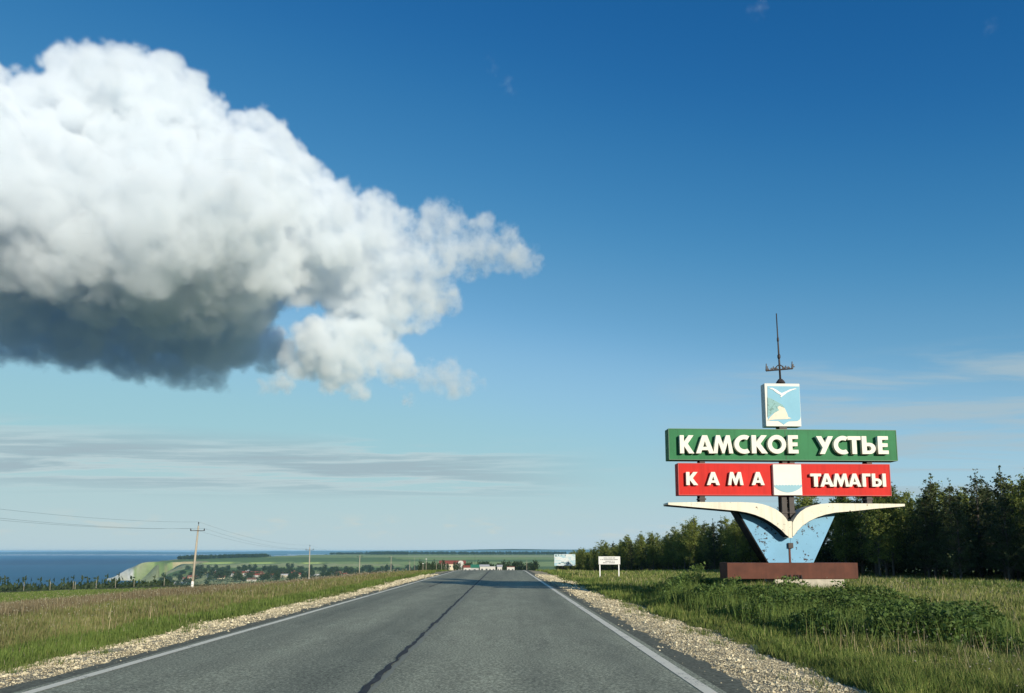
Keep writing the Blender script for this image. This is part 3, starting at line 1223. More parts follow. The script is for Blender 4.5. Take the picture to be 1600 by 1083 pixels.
for k in range(150):            # tops of trees showing over the end of the left field
    px = -30 + 300 * (k + random.uniform(0, .9)) / 150
    Y = 330 + random.uniform(-25, 45)
    x = from_px(px, Y)
    top = at(px, 919 - 10 * (max(px, 0) / 260) - random.uniform(0, 1) ** 2 * 7 * (1 if px < 200 else .6), Y)[2]
    zg = float(land(x, Y))
    H = max(3.0, top - zg)
    low_tree(x, Y, H, random.uniform(5.5, 9.5), 'shore_tree',
             'dark tree top over the field edge %s' % shore_place(px),
             'tree tops over the left field edge')
for k in range(34):             # row of young trees left of the road where it enters the village
    t_ = k / 33
    px = 657 + 82 * t_ + random.uniform(-1.5, 1.5)
    Y = 400 + 200 * t_ + random.uniform(-8, 8)
    if 700 < px < 723 and random.random() < .6:
        continue
    x = from_px(px, Y)
    zt = at(px, random.uniform(876, 881.5), Y)[2]
    low_tree(x, Y, max(4, zt - float(land(x, Y))), random.uniform(3.0, 4.6), 'avenue_tree', 'young tree in the row left of the road into the village',
             'row of trees along the road into the village')
for k in range(34):             # larger trees where the road goes out of sight
    px = random.uniform(748, 838)
    Y = random.uniform(520, 700)
    if 766 < px < 776:
        continue
    x = from_px(px, Y)
    zt = at(px, random.uniform(875, 882), Y)[2]
    low_tree(x, Y, max(4, zt - float(land(x, Y))), random.uniform(6, 10), 'roadside_tree',
             'olive green tree closing the view where the road dips away', 'trees where the road dips away')

px_ = rng.uniform(-35, 272, 420)
Y_ = rng.uniform(322, 385, 420)
X_ = (px_ - 800) / F * Y_
T_ = np.array([at(a_, 921.5 - 10 * max(a_, 0) / 260, b_)[2] for a_, b_ in zip(px_, Y_)])
tag(far_mass('shore_thicket', X_, Y_, np.clip(T_ - land(X_, Y_), 1.0, 9) * rng.uniform(.8, 1.12, 420), rng.uniform(4, 7, 420), DARKWOOD, 40, .10), kind='stuff')

H_WALL = {'white': paint('house_white', (.52, .51, .47), .8, .08, .6), 'cream': paint('house_cream', (.60, .52, .38), .8, .1, .6),
          'pink': paint('house_pink', (.62, .40, .30), .8, .1, .6), 'brick': paint('house_brick', (.40, .16, .10), .85, .15, 1.5),
          'grey': paint('house_grey', (.40, .40, .39), .8, .1, .6)}
H_ROOF = {'grey': paint('roof_grey', (.42, .43, .44), .6, .12, 1), 'red': paint('roof_red', (.26, .070, .045), .7, .15, 1),
          'brown': paint('roof_brown', (.16, .09, .06), .75, .15, 1), 'white': paint('roof_pale', (.50, .50, .49), .55, .08, 1),
          'green': paint('roof_green', (.03, .16, .10), .6, .12, 1)}
PANE = paint('window_pane', (.05, .06, .07), .15, .1, 1)


def house(x, y, wd, dp, h, roof_h, wall, roof, label, group=None, rz=0.0, windows=3, rows=1, chimney=True, name='house', cat='house'):
    e = empty(name, (x, y, float(land(x, y)) - .3), rz, label, cat, group)
    h = h + .3
    MB().box((0, 0, h / 2), (wd, dp, h)).build('wall', H_WALL[wall], e)
    if roof_h > 0:
        ov = .35
        hx, hy = wd / 2 + ov, dp / 2 + ov
        mb = MB()
        mb.add([(-hx, -hy, h), (hx, -hy, h), (hx, hy, h), (-hx, hy, h), (-hx, 0, h + roof_h), (hx, 0, h + roof_h)],
               [(0, 1, 5, 4), (2, 3, 4, 5), (1, 2, 5), (3, 0, 4), (3, 2, 1, 0)])
        ro = mb.build('roof', H_ROOF[roof], e)
        if chimney:
            MB().box((wd * .2, .4, h + roof_h * .9), (.7, .7, 1.5)).build('chimney', H_WALL['brick'], ro)
    else:
        MB().box((0, 0, h + .12), (wd + .3, dp + .3, .24)).build('roof', H_ROOF[roof], e)
    for r_ in range(rows):
        for i in range(windows):
            xw = -wd / 2 + wd * (i + .5) / windows
            zz = .3 + (h - .3) * (r_ + .55) / rows
            wm = MB().box((xw, -dp / 2 - .03, zz), (min(1.5, wd / windows * .5), .08, min(1.4, h / rows * .45))).build('window', H_WALL['white'], e)
            MB().box((xw, -dp / 2 - .08, zz), (min(1.2, wd / windows * .4), .04, min(1.1, h / rows * .36))).build('pane', PANE, wm)
    return e


placed = []
for k in range(62):
    for tr in range(12):
        px = random.uniform(228, 640)
        Y = random.uniform(1180, 1650) if px < 470 else random.uniform(950, 1500)
        if all(abs(px - a) > 5 or abs(Y - b) > 60 for a, b in placed):
            break
    placed.append((px, Y))
    x = from_px(px, Y)
    wall = random.choice(['white', 'white', 'cream', 'grey', 'brick'])
    roof = random.choice(['grey', 'white', 'white', 'red', 'brown'])
    house(x, Y, random.uniform(9, 15), random.uniform(7, 9), random.uniform(2.8, 3.6), random.uniform(2, 3.2), wall, roof,
          '%s house with %s roof in the far village %s' % (wall, {'white': 'pale', 'grey': 'grey', 'red': 'red', 'brown': 'brown'}[roof], village_place(px)),
          'houses of the far village', random.uniform(-.5, .5), windows=2)
house(from_px(412, 1330), 1330, 44, 10, 4.2, 3.0, 'white', 'red', 'long white building with a red roof below the green hill', rz=.05, windows=9,
      chimney=False, name='long_building', cat='building')
house(from_px(395, 1480), 1480, 50, 11, 4.0, 3.4, 'cream', 'red', 'long red roofed hall standing behind the white building', rz=.02, windows=8,
      chimney=False, name='long_building', cat='building')
for px, Y, wd in ((240, 1400, 22), (262, 1450, 18), (286, 1500, 16), (295, 1380, 14)):
    house(from_px(px, Y), Y, wd, 10, 4.5, 2.5, 'white', 'white', {240: 'broad pale building nearest the white cliff', 262: 'pale low building second from the white cliff',
          286: 'tall pale building just left of the nearest power pole', 295: 'pale small house directly behind the nearest power pole'}[px], windows=4, chimney=False,
          name='pale_building', cat='building')
# brick house with a steep roof beside the third pole
z_ = at(617, 897, 560)
t = house(float(z_[0]), 560, 5.2, 5.6, 3.6, 3.2, 'pink', 'red', 'salmon brick house with steep red roof beside the roadside poles', rz=.5, windows=2)
t2 = house(float(at(659, 890, 520)[0]), 520, 5, 4, 3.4, 2.4, 'pink', 'brown', 'small pale pink house with arched white gable near the lamp posts', rz=.1, windows=1, chimney=False)
# big building at the village entrance
bx = float(at(707, 884, 640)[0])
e = house(bx, 640, 22, 12, 8.2, 3.0, 'cream', 'red', 'large cream building with red roof and round white gable beyond the tree row', windows=8, rows=2,
          chimney=False, name='large_building', cat='building')
gab = [(-2.3, 0), (2.3, 0)] + [(2.3 * math.cos(a), 9.6 + 1.9 * math.sin(a)) for a in np.linspace(0, math.pi, 9)]
o = MB().prism(gab, -6.9, -6.05).build('gable', H_WALL['white'], e)
o.location = (7.5, 0, 0)
house(float(at(731, 889, 430)[0]), 430, 4.6, 4, 3.4, 1.2, 'white', 'red', 'small white kiosk with a bright red roof by the road', windows=2, chimney=False,
      name='kiosk', cat='kiosk')
e = house(float(at(742, 890, 400)[0]), 400, 4.0, 4, 2.9, 1.7, 'grey', 'green', 'small kiosk with a green pointed roof and tall mast', windows=1, chimney=False,
          name='kiosk', cat='kiosk')
MB().tube([(0, 0, 3), (0, 0, 11.5)], [.07, .04], 6).build('mast', M['dark_steel'], e)
for i, (px, wd) in enumerate(((757, 9), (768, 7), (780, 5), (798, 8))):
    house(float(at(px, 889, 470)[0]), 470 + 9 * i, wd * .62, 5, 4.2, 0 if i % 2 else 1.2, 'white', ['grey', 'white', 'grey', 'red'][i],
          ['wide white building at the far end of the road', 'white flat roofed block in front of the village trees', 'narrow white box of a house at the road end',
           'white building with a low red roof at the right road end'][i], windows=2, chimney=False, name='white_building', cat='building')

# ------------------------------------------------------------------ power line, lamp posts, field posts
def power_pole(x, y, top_z, label, lean=0.0, arm=1.0, rise=.55):
    zg = float(land(x, y))
    H = top_z - zg
    e = empty('power_pole', (x, y, zg), 0, label, 'power pole', 'power poles along the left field')
    MB().tube([(0, 0, -.3), (lean * .5, 0, H * .5), (lean, 0, H - .3)], [.16, .135, .10], 10).build('shaft', M['pole_concrete'], e, smooth=True)
    MB().tube([(0, 0, -.1), (lean * .14, 0, H * .14)], [.172, .168], 10).build('whitewash', M['lime_white'], e, smooth=True)
    zc = H - .95
    MB().box((lean * .9, -.13, zc), (2 * arm, .08, .08)).build('crossarm', M['dark_steel'], e)
    MB().tube([(lean, 0, H - .35), (lean, 0, H - .05)], [.03, .03], 6).build('pin', M['dark_steel'], e)
    tips = []
    for sx in (-arm + .06, arm - .06):
        MB().tube([(lean * .9 + sx, -.13, zc + .04), (lean * .9 + sx, -.13, zc + .12), (lean * .9 + sx, -.13, zc + .17), (lean * .9 + sx, -.13, zc + .28)],
                  [.035, .10, .07, .055], 8).build('insulator', M['ceramic'], e, smooth=True)
        tips.append(Vector((x + lean * .9 + sx, y - .13, zg + zc + .3)))
    MB().tube([(lean, 0, H - .05), (lean, 0, H + .03), (lean, 0, H + .1), (lean, 0, H + .18)], [.03, .09, .07, .05], 8).build('insulator', M['ceramic'], e, smooth=True)
    tips.append(Vector((x + lean, y, zg + H + .2)))
    return tips


def wire(a, b, sag, label):
    pts_ = []
    for i in range(17):
        t_ = i / 16
        p = a.lerp(b, t_)
        p.z -= sag * 4 * t_ * (1 - t_)
        pts_.append(p)
    tag(MB().tube(pts_, .008, 4).build('power_wire', M['wire'], None, smooth=True), label, 'wire', 'power line wires')


tips = []
POLES = [(-170, 700, 24), (305, 818, 98), (484.5, 853, 172), (562, 866, 258), (611, 868, 330), (640, 875, 405)]
PLB = ['concrete power pole outside the left edge', 'tall leaning concrete power pole nearest in the left field', 'second power pole, thinner, right of the tall leaning one',
       'third power pole, standing before the village trees', 'fourth power pole, beside the salmon brick house', 'fifth and farthest power pole close to the road shoulder']
for i, (px, py, Y) in enumerate(POLES):
    if i == 0:
        x, zt = -46.0, 6.0
    else:
        p = at(px, py, Y)
        x, zt = float(p[0]), float(p[2])
    tips.append(power_pole(x, Y, zt, PLB[i], lean=(.45 if i == 1 else random.uniform(-.1, .1)), arm=.95 if i == 1 else .9))
for i in range(5):
    for j in range(3):
        wire(tips[i][j], tips[i + 1][j], .9 if i else 1.4,
             'thin dark wire of the power line %s' % ('running off the left picture edge' if i == 0 else 'between two poles over the left field'))


def lamp_post(px, py, Y, label):
    p = at(px, py, Y)
    x, zt = float(p[0]), float(p[2])
    zg = float(land(x, Y))
    e = empty('lamp_post', (x, Y, zg), 0, label, 'lamp post', 'lamp posts by the road into the village')
    H = zt - zg
    MB().tube([(0, 0, -.2), (0, 0, H - .35)], [.13, .08], 8).build('post', M['pole_concrete'], e, smooth=True)
    MB().box((0, 0, H - .17), (.55, .7, .36)).build('lamp_head', M['bright_white'], e, bevel=.05)


lamp_post(666, 873, 360, 'lamp post with a white head left of the tree row')
lamp_post(661, 880, 350, 'shorter lamp post left of the tall white headed one')
for px, py, Y, h in ((682, 878, 400, 8), (690, 879, 420, 8), (697, 880, 440, 8), (823, 875, 420, 8), (648, 869, 700, 9)):
    p = at(px, py, Y)
    zg = float(land(float(p[0]), Y))
    o = MB().tube([(0, 0, -.2), (0, 0, float(p[2]) - zg)], [.12, .08], 8).build('road_pole', M['pole_concrete'])
    o.location = (float(p[0]), Y, zg)
    tag(o, 'bare pale pole beside the road by the village trees', 'pole', 'bare poles by the village road')
for nth, (px, py) in zip(('first', 'second', 'third', 'fifth', 'sixth', 'seventh', 'eighth and last', 'fourth'), ((38, 909), (79, 908.5), (115, 908), (151, 906), (181, 905), (210, 904), (257, 902.5), (118, 909))):
    Y = 262.0
    p = at(px, py, Y)
    x = float(p[0])
    zg = float(land(x, Y))
    o = MB().tube([(0, 0, -.2), (0, 0, max(2.2, float(p[2]) - zg))], [.08, .06], 6).build('field_post', M['pole_concrete'])
    o.location = (x, Y, zg)
    tag(o, 'thin pale post at the far field edge, %s from the left' % nth, 'post', 'posts along the field edge')

# ------------------------------------------------------------------ roadside notice board and billboard
def notice_board():
    Y = 56.0
    c0, c1 = at(936, 904, Y), at(969, 904, Y)
    xm = float((c0[0] + c1[0]) / 2)
    zg = float(land(xm, Y))
    e = empty('notice_board', (xm, Y, zg), 0, 'white notice board with small dark lines of text on two white posts', 'sign')
    zt, zb = at(950, 869.5, Y)[2] - zg, at(950, 882, Y)[2] - zg
    W_ = float(c1[0] - c0[0])
    MB().box((0, 0, (zt + zb) / 2), (W_ + .04, .05, zt - zb)).build('panel', M['bright_white'], e, bevel=.008)
    for sx in (-1, 1):
        MB().box((sx * (W_ / 2 - .08), .05, zb / 2 - .1), (.07, .05, zb + .5)).build('post', M['white_metal'], e)
    hh = zt - zb
    for row, (xa, xb) in enumerate(((-.42, .40), (-.66, .62), (-.30, .34), (-.48, .42))):
        mb = MB()
        x = xa
        while x < xb:
            lw = random.uniform(.045, .07)
            mb.box((x + lw / 2, -.0285, zt - hh * (.20 + .2 * row)), (lw, .004, .055))
            x += lw + random.choice([.02, .02, .02, .06])
        tag(mb.build('text_line', M['ink'], e), kind='stuff')


notice_board()


def billboard():
    Y = 190.0
    c0, c1 = at(866, 866, Y), at(899, 884, Y)
    xm, W_ = float((c0[0] + c1[0]) / 2), float(c1[0] - c0[0])
    zg = float(land(xm, Y))
    zt, zb = float(c0[2]) - zg, float(c1[2]) - zg
    e = empty('billboard', (xm, Y, zg), 0, 'large billboard with a pale blue and white printed landscape on dark legs', 'billboard')
    m, n, l, b = new_mat('billboard_print')
    v = nnoise(n, l, .55, 4, .6, stretch=(.5, 1, 1.6))
    c_ = nramp(n, l, v, [(.30, (.16, .26, .28)), (.42, (.36, .50, .53)), (.5, (.58, .60, .58)), (.6, (.24, .42, .49)), (.72, (.54, .58, .58))])
    l.new(c_, b.inputs['Base Color'])
    b.inputs['Roughness'].default_value = .5
    MB().box((0, 0, (zt + zb) / 2), (W_, .25, zt - zb)).build('panel', m, e)
    for sx in (-.12, .26):
        MB().box((sx * W_, .3, zb / 2 - .2 + .3), (.22, .22, zb + 1.2)).build('leg', M['dark_steel'], e)
    mb = MB()
    for x, z, w_, h_ in ((-.42, .86, .08, .16), (-.30, .92, .06, .10), (-.16, .93, .07, .08), (.02, .90, .05, .14), (-.25, .18, .10, .10), (-.1, .30, .14, .10),
                         (.05, .22, .2, .08), (.22, .2, .12, .12)):
        mb.box((x * W_, -.13, zb + z * (zt - zb)), (w_ * W_, .01, h_ * (zt - zb)))
    mb.build('printed_shapes', paint('print_dark', (.12, .20, .22), .5, .3, 2), e)


billboard()

# ------------------------------------------------------------------ welcome sign
SY = 24.0
PHI = math.radians(2.5)
O_ = at(1226, 905, SY)
SX = float(O_[0])
SZ = float(land(SX, SY))
E_ = np.array([math.cos(PHI), math.sin(PHI), 0])
NN = np.array([math.sin(PHI), -math.cos(PHI), 0])       # towards the viewer
P0 = np.array([SX, SY, SZ])


def S(px, py, off=0.0):         # photo pixel -> local (x, z) on the sign plane pushed off metres towards the road
    d = ray(px, py)
    q = P0 + NN * off
    t_ = (q @ NN) / (d @ NN)
    w_ = d * t_ - P0
    return float(w_ @ E_), float(w_[2])


sign = empty('welcome_sign', (SX, SY, SZ), PHI, 'tall welcome sign with green and red lettered boards over spread white wings', 'sign')


def board(name, x0, y0, x1, y1, off, depth, mat, parent=sign, side=None):
    (a, zt), (b_, zb) = S(x0, y0, off), S(x1, y1, off)
    o = MB().box(((a + b_) / 2, -off + depth / 2, (zt + zb) / 2), (b_ - a, depth, zt - zb)).build(name, mat, parent, bevel=.012)
    return o, (a, b_, zb, zt)


def curve_mesh(name, loops, ext, mat, parent):
    """flat outline with holes given real thickness"""
    cu = bpy.data.curves.new(name, 'CURVE')
    cu.dimensions = '2D'
    cu.fill_mode = 'BOTH'
    cu.extrude = ext / 2
    for lp in loops:
        sp = cu.splines.new('POLY')
        sp.points.add(len(lp) - 1)
        for p, (x, y) in zip(sp.points, lp):
            p.co = (x, y, 0, 1)
        sp.use_cyclic_u = True
    tmp = bpy.data.objects.new(name, cu)
    COL.objects.link(tmp)
    dg = bpy.context.evaluated_depsgraph_get()
    me = bpy.data.meshes.new_from_object(tmp.evaluated_get(dg))
    bpy.data.objects.remove(tmp)
    bpy.data.curves.remove(cu)
    me.name = name
    me.materials.clear()
    me.materials.append(mat)
    # stand the outline upright: curve x,y -> x,z ; thickness along y
    co = np.empty(len(me.vertices) * 3, np.float32)
    me.vertices.foreach_get('co', co)
    co = co.reshape(-1, 3)
    co = np.stack([co[:, 0], -co[:, 2], co[:, 1]], 1)
    me.vertices.foreach_set('co', co.ravel())
    me.update()
    return link(bpy.data.objects.new(name, me), parent)


def arc(cx, cy, rx, ry, a0, a1, n=14):
    return [(cx + rx * math.cos(math.radians(a0 + (a1 - a0) * i / n)), cy + ry * math.sin(math.radians(a0 + (a1 - a0) * i / n))) for i in range(n + 1)]


def soft_sign(dx=0.0):
    return [[(dx, 0)] + arc(dx + .36, .315, .31, .315, -90, 90, 12) + [(dx + .235, .63), (dx + .235, 1), (dx, 1)],
            [(dx + .235, .19)] + arc(dx + .345, .315, .105, .125, -90, 90, 10) + [(dx + .235, .44)]]


GLYPH = {
    'К': (.83, [[(0, 0), (.24, 0), (.24, .40), (.52, 0), (.83, 0), (.46, .53), (.81, 1), (.51, 1), (.24, .62), (.24, 1), (0, 1)]]),
    'А': (.94, [[(0, 0), (.25, 0), (.315, .18), (.625, .18), (.69, 0), (.94, 0), (.60, 1), (.34, 1)], [(.375, .36), (.565, .36), (.47, .68)]]),
    'М': (1.12, [[(0, 0), (.23, 0), (.30, .60), (.50, 0), (.62, 0), (.82, .60), (.89, 0), (1.12, 0), (.95, 1), (.73, 1), (.56, .48), (.39, 1), (.17, 1)]]),
    'С': (.80, [arc(.52, .5, .52, .52, 58, 302, 24) + arc(.52, .5, .28, .28, 302, 58, 18)]),
    'О': (1.04, [arc(.52, .5, .52, .52, 0, 345, 23), arc(.52, .5, .28, .28, 0, 345, 23)]),
    'Е': (.58, [[(0, 0), (.58, 0), (.58, .2), (.24, .2), (.24, .40), (.54, .40), (.54, .60), (.24, .60), (.24, .8), (.58, .8), (.58, 1), (0, 1)]]),
    'У': (.92, [[(0, 1), (.335, .36), (.165, 0), (.435, 0), (.92, 1), (.64, 1), (.475, .62), (.285, 1)]]),
    'Т': (.68, [[(.22, 0), (.46, 0), (.46, .79), (.68, .79), (.68, 1), (0, 1), (0, .79), (.22, .79)]]),
    'Ь': (.67, soft_sign()),
    'Г': (.56, [[(0, 0), (.24, 0), (.24, .79), (.56, .79), (.56, 1), (0, 1)]]),
    'Ы': (.96, soft_sign() + [[(.73, 0), (.96, 0), (.96, 1), (.73, 1)]]),
}


def letters(text, spans, ytop, ybot, board_off, depth, parent):
    """spans: photo x range of every letter; the face stands depth in front of the board on short spacers"""
    for ch, (xa, xb) in zip(text, spans):
        (a, zt), (b_, zb) = S(xa, ytop, board_off + depth), S(xb, ybot, board_off + depth)
        w_, loops = GLYPH[ch]
        sx, sz = (b_ - a) / w_, zt - zb
        lp = [[(a + x * sx, zb + y * sz) for x, y in q] for q in loops]
        o = curve_mesh('letter', lp, depth - .03, M['letter_white'], parent)
        o.location = (0, -(board_off + depth / 2 + .015), 0)


green, gb = board('green_board', 1044, 669.5, 1403, 720.5, .22, .44, M['green'])
red, rb = board('red_board', 1059, 723.5, 1393, 775, .20, .38, M['red'])
# thin frames round the boards' faces and the joint in the middle
def trim(parent, r, off, mat):
    a, b_, zb, zt = r
    mb = MB()
    t_ = .022
    mb.box(((a + b_) / 2, -off - .006, zt - t_ / 2), (b_ - a, .012, t_)).box(((a + b_) / 2, -off - .006, zb + t_ / 2), (b_ - a, .012, t_))
    mb.box((a + t_ / 2, -off - .006, (zt + zb) / 2), (t_, .012, zt - zb - 2 * t_)).box((b_ - t_ / 2, -off - .006, (zt + zb) / 2), (t_, .012, zt - zb - 2 * t_))
    mb.build('edge_trim', mat, parent)


trim(green, gb, .22, paint('green_trim', (.02, .12, .05), .5, .1, 3))
trim(red, rb, .20, paint('red_trim', (.40, .02, .018), .5, .1, 3))
xm = S(1227.5, 700, .22)[0]
MB().box((xm, -.2225, (gb[2] + gb[3]) / 2), (.012, .004, gb[3] - gb[2] - .06)).build('joint', M['dark_steel'], green)
letters('КАМСКОЕ', [(1062, 1085), (1087, 1116), (1114, 1146), (1147, 1172), (1174, 1200), (1199, 1229), (1231, 1248)], 680, 708.5, .22, .16, green)
letters('УСТЬЕ', [(1275, 1303), (1302, 1326), (1324, 1346), (1346, 1369), (1371, 1389)], 681.5, 709.5, .22, .16, green)
letters('КАМА', [(1072, 1091), (1104, 1125), (1137, 1162), (1174, 1195)], 737.5, 758, .20, .12, red)
letters('ТАМАГЫ', [(1266, 1284), (1281, 1303), (1301, 1327), (1325, 1346), (1347, 1361), (1362, 1385)], 740, 760.5, .20, .12, red)

# white panel with the shield of waves between the two red words
wp, wr_ = board('shield_panel', 1207.5, 725.5, 1254, 774, .31, .30, M['board_white'])
wave = []
for i in range(31):
    t_ = i / 30
    wave.append((1210 + 43 * t_, 758 + .9 * math.sin(t_ * 9 * 2 * math.pi)))
low_ = [(1210 + 43 * t_, 760 + 9.5 * math.sin(math.pi * t_) ** .75) for t_ in np.linspace(1, 0, 19)]
poly = [S(x, y, .315) for x, y in wave + low_]
o = curve_mesh('wave_field', [poly[::-1]], .01, M['wave_blue'], wp)
o.location = (0, -.315, 0)

# emblem box on top
eb, er = board('emblem_box', 1194.3, 599, 1252.4, 666.5, .16, .34, M['board_white'])


def flat(name, pxs, off, mat, parent, th=.008):
    o = curve_mesh(name, [[S(x, y, off) for x, y in pxs]], th, mat, parent)
    o.location = (0, -off, 0)
    return o


Q = lambda x, y: (1020 + x * .2625, 470 + y * .2625)    # enlargement of the emblem back to photo pixels
flat('shield_field', [Q(*p) for p in [(682, 508), (872, 510), (880, 690), (876, 706), (862, 716), (812, 718), (795, 726), (780, 738), (764, 726), (748, 716), (700, 715), (688, 708), (684, 694)]],
     .165, M['light_blue'], eb)
flat('cliff', [Q(*p) for p in [(684, 712), (700, 690), (724, 668), (738, 640), (752, 625), (768, 632), (784, 638), (792, 655), (800, 672), (806, 692), (826, 700), (800, 704), (770, 706), (735, 706)]],
     .174, M['pale_rock'], eb)
flat('shrubs', [Q(*p) for p in [(683, 575), (700, 580), (722, 592), (748, 606), (772, 620), (784, 636), (768, 631), (752, 624), (740, 634), (752, 652), (732, 664), (712, 672), (698, 684), (684, 690)]],
     .176, M['teal'], eb)
flat('gull', [Q(*p) for p in [(690, 520), (712, 518), (736, 530), (756, 544), (768, 550), (790, 540), (815, 528), (845, 522), (858, 524), (830, 532), (800, 546), (782, 560), (764, 574), (758, 570), (764, 562), (740, 550), (716, 530)]],
     .178, M['bright_white'], eb)

# spire
bx_, bz_ = S(1219.5, 598, 0)
tx_, tz_ = S(1213, 490, 0)
sp = MB().tube([(bx_, 0, bz_ - .05), (bx_ * .62 + tx_ * .38, 0, bz_ * .62 + tz_ * .38), (bx_ * .33 + tx_ * .67, 0, bz_ * .33 + tz_ * .67), (tx_, 0, tz_)],
               [.036, .031, .023, .018], 8).build('spire', M['dark_steel'], sign, smooth=True)
for t_, r_ in ((.375, .054), (.62, .038)):
    c_ = (bx_ * (1 - t_) + tx_ * t_, bz_ * (1 - t_) + tz_ * t_)
    MB().tube([(c_[0], 0, c_[1] - .08), (c_[0], 0, c_[1] - .03), (c_[0], 0, c_[1] + .03), (c_[0], 0, c_[1] + .08)], [r_ * .6, r_, r_, r_ * .6], 8).build('collar', M['dark_steel'], sp, smooth=True)
MB().tube([(bx_, 0, bz_ - .02), (bx_, 0, bz_ + .05), (bx_, 0, bz_ + .12)], [.16, .12, .06], 8).build('foot', M['dark_steel'], sp)
xa, za = S(1197, 579.5, 0)
xb, zb_ = S(1238.5, 576, 0)
cb = MB().tube([(xa, 0, za), (xb, 0, zb_)], .026, 6)
for t_, h_ in ((.0, .24), (.04, .1), (.18, .09), (.26, .13), (.36, .10), (.62, .12), (.72, .12), (.82, .09), (.97, .24), (1., .12)):
    x, z = xa + (xb - xa) * t_, za + (zb_ - za) * t_
    cb.tube([(x, 0, z), (x + .02, 0, z + h_)], [.022, .016], 5)
    cb.box((x + .03, 0, z + h_ * .55), (.07, .03, .035))
cb.tube([(xa + (xb - xa) * t_, 0, za + (zb_ - za) * t_ + .16 * math.sin(math.pi * (t_ - .3) / .4)) for t_ in np.linspace(.3, .7, 9)], .018, 5)
tag(cb.build('ship_crossbar', M['dark_steel'], sp), 'dark iron crossbar with small upright figures across the spire')

# posts between wings, red board, green board and emblem box
def post(px, w_, y0, y1, d=.22, clamp=True):
    a, zt = S(px, y0, 0)
    _, zb = S(px, y1, 0)
    o = MB().box((a, .02, (zt + zb) / 2), (w_ * .45, d, zt - zb)).box((a, -d / 2 + .0, (zt + zb) / 2), (w_, .04, zt - zb)).box((a, d / 2 + .04, (zt + zb) / 2), (w_, .04, zt - zb)).build('post', M['dark_steel'], sign)
    if clamp:
        MB().box((a, 0, zt * .45 + zb * .55), (w_ * 1.3, d + .1, .05)).build('clamp', M['dark_steel'], o)


for px in (1095.5, 1355):
    post(px, .17, 718, 727, clamp=False)
    post(px, .17, 772, 787)
post(1223.5, .16, 716, 728, clamp=False)
post(1235, .16, 716, 728, clamp=False)
post(1222.5, .16, 771, 826)
post(1234, .16, 771, 826)
post(1221, .25, 664, 672, clamp=False)
# cross lacing of the middle posts
mb = MB()
for i in range(6):
    y0 = 778 + i * 6
    (a, z0), (b_, z1) = S(1222.5, y0 + (6 if i % 2 else 0), .1), S(1234, y0 + (0 if i % 2 else 6), .1)
    mb.tube([(a, -.06, z0), (b_, -.06, z1)], .022, 5)
mb.build('lacing', M['dark_steel'], sign)

# wings
WOFF = .42
Q2 = lambda x, y: (1020 + x * .2625, 700 + y * .2625)
lw = [(92, 325), (280, 322), (520, 322), (600, 326), (650, 334), (690, 346), (730, 364), (765, 388), (790, 414), (806, 440), (808, 528),
      (790, 515), (770, 492), (740, 468), (700, 440), (660, 418), (610, 398), (560, 384), (500, 374), (400, 365), (250, 352), (110, 340), (92, 338)]
rw = [(1500, 333), (1300, 331), (1060, 329), (1000, 333), (950, 343), (910, 358), (880, 378), (858, 402), (842, 426), (832, 446), (832, 528),
      (842, 520), (860, 494), (890, 464), (930, 436), (980, 412), (1030, 396), (1090, 384), (1200, 375), (1320, 362), (1440, 352), (1500, 347)]
for pts_ in (lw, rw):
    loop = [S(*Q2(*p), WOFF) for p in pts_]
    o = curve_mesh('wing', [loop], .62, M['cream'], sign)
    o.location = (0, -WOFF + .31, 0)
# spine between the wings
(a, zt), (b_, zb) = S(*Q2(812, 436), WOFF), S(*Q2(828, 535), WOFF)
MB().box(((a + b_) / 2, -WOFF + .22, (zt + zb) / 2), (b_ - a + .06, .40, zt - zb)).build('spine', M['cream'], sign)
# blue panels under the wings
POFF = .02
lp_ = [(506, 372), (560, 378), (610, 392), (660, 412), (700, 434), (740, 462), (770, 486), (806, 520), (819, 530), (819, 686), (692, 686)]
rp_ = [(1094, 380), (1030, 390), (980, 406), (930, 430), (890, 458), (860, 488), (842, 514), (820.5, 530), (820.5, 686), (955, 686)]
for pts_ in (lp_, rp_):
    loop = [S(*Q2(*p), POFF) for p in pts_]
    o = curve_mesh('blue_panel', [loop], .56, M['blue'], sign)
    o.location = (0, -POFF + .28, 0)
# near-black slabs added as shade on the slanting left edge and wing undersides
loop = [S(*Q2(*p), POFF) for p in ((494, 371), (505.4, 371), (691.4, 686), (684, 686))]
o = curve_mesh('side_shade', [loop], .555, M['shade_black'], sign)
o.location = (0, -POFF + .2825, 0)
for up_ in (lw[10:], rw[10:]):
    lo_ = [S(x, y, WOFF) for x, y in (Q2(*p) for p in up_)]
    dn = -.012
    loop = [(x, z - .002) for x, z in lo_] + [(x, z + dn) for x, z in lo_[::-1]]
    o = curve_mesh('under_shade', [loop], .60, M['shade_black'], sign)
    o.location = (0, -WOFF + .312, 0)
(a, zt), (b_, zb) = S(*Q2(803, 565), .05), S(*Q2(834, 597), .05)
MB().box(((a + b_) / 2, -.06, (zt + zb) / 2), (b_ - a, .08, zt - zb)).build('plate', M['dark_steel'], sign, bevel=.01)
(a, zt), (b_, zb) = S(*Q2(810, 600), .03), S(*Q2(822, 684), .03)
MB().box(((a + b_) / 2, -.03, (zt + zb) / 2), (.05, .03, zt - zb)).build('seam_strip', M['rust'], sign)

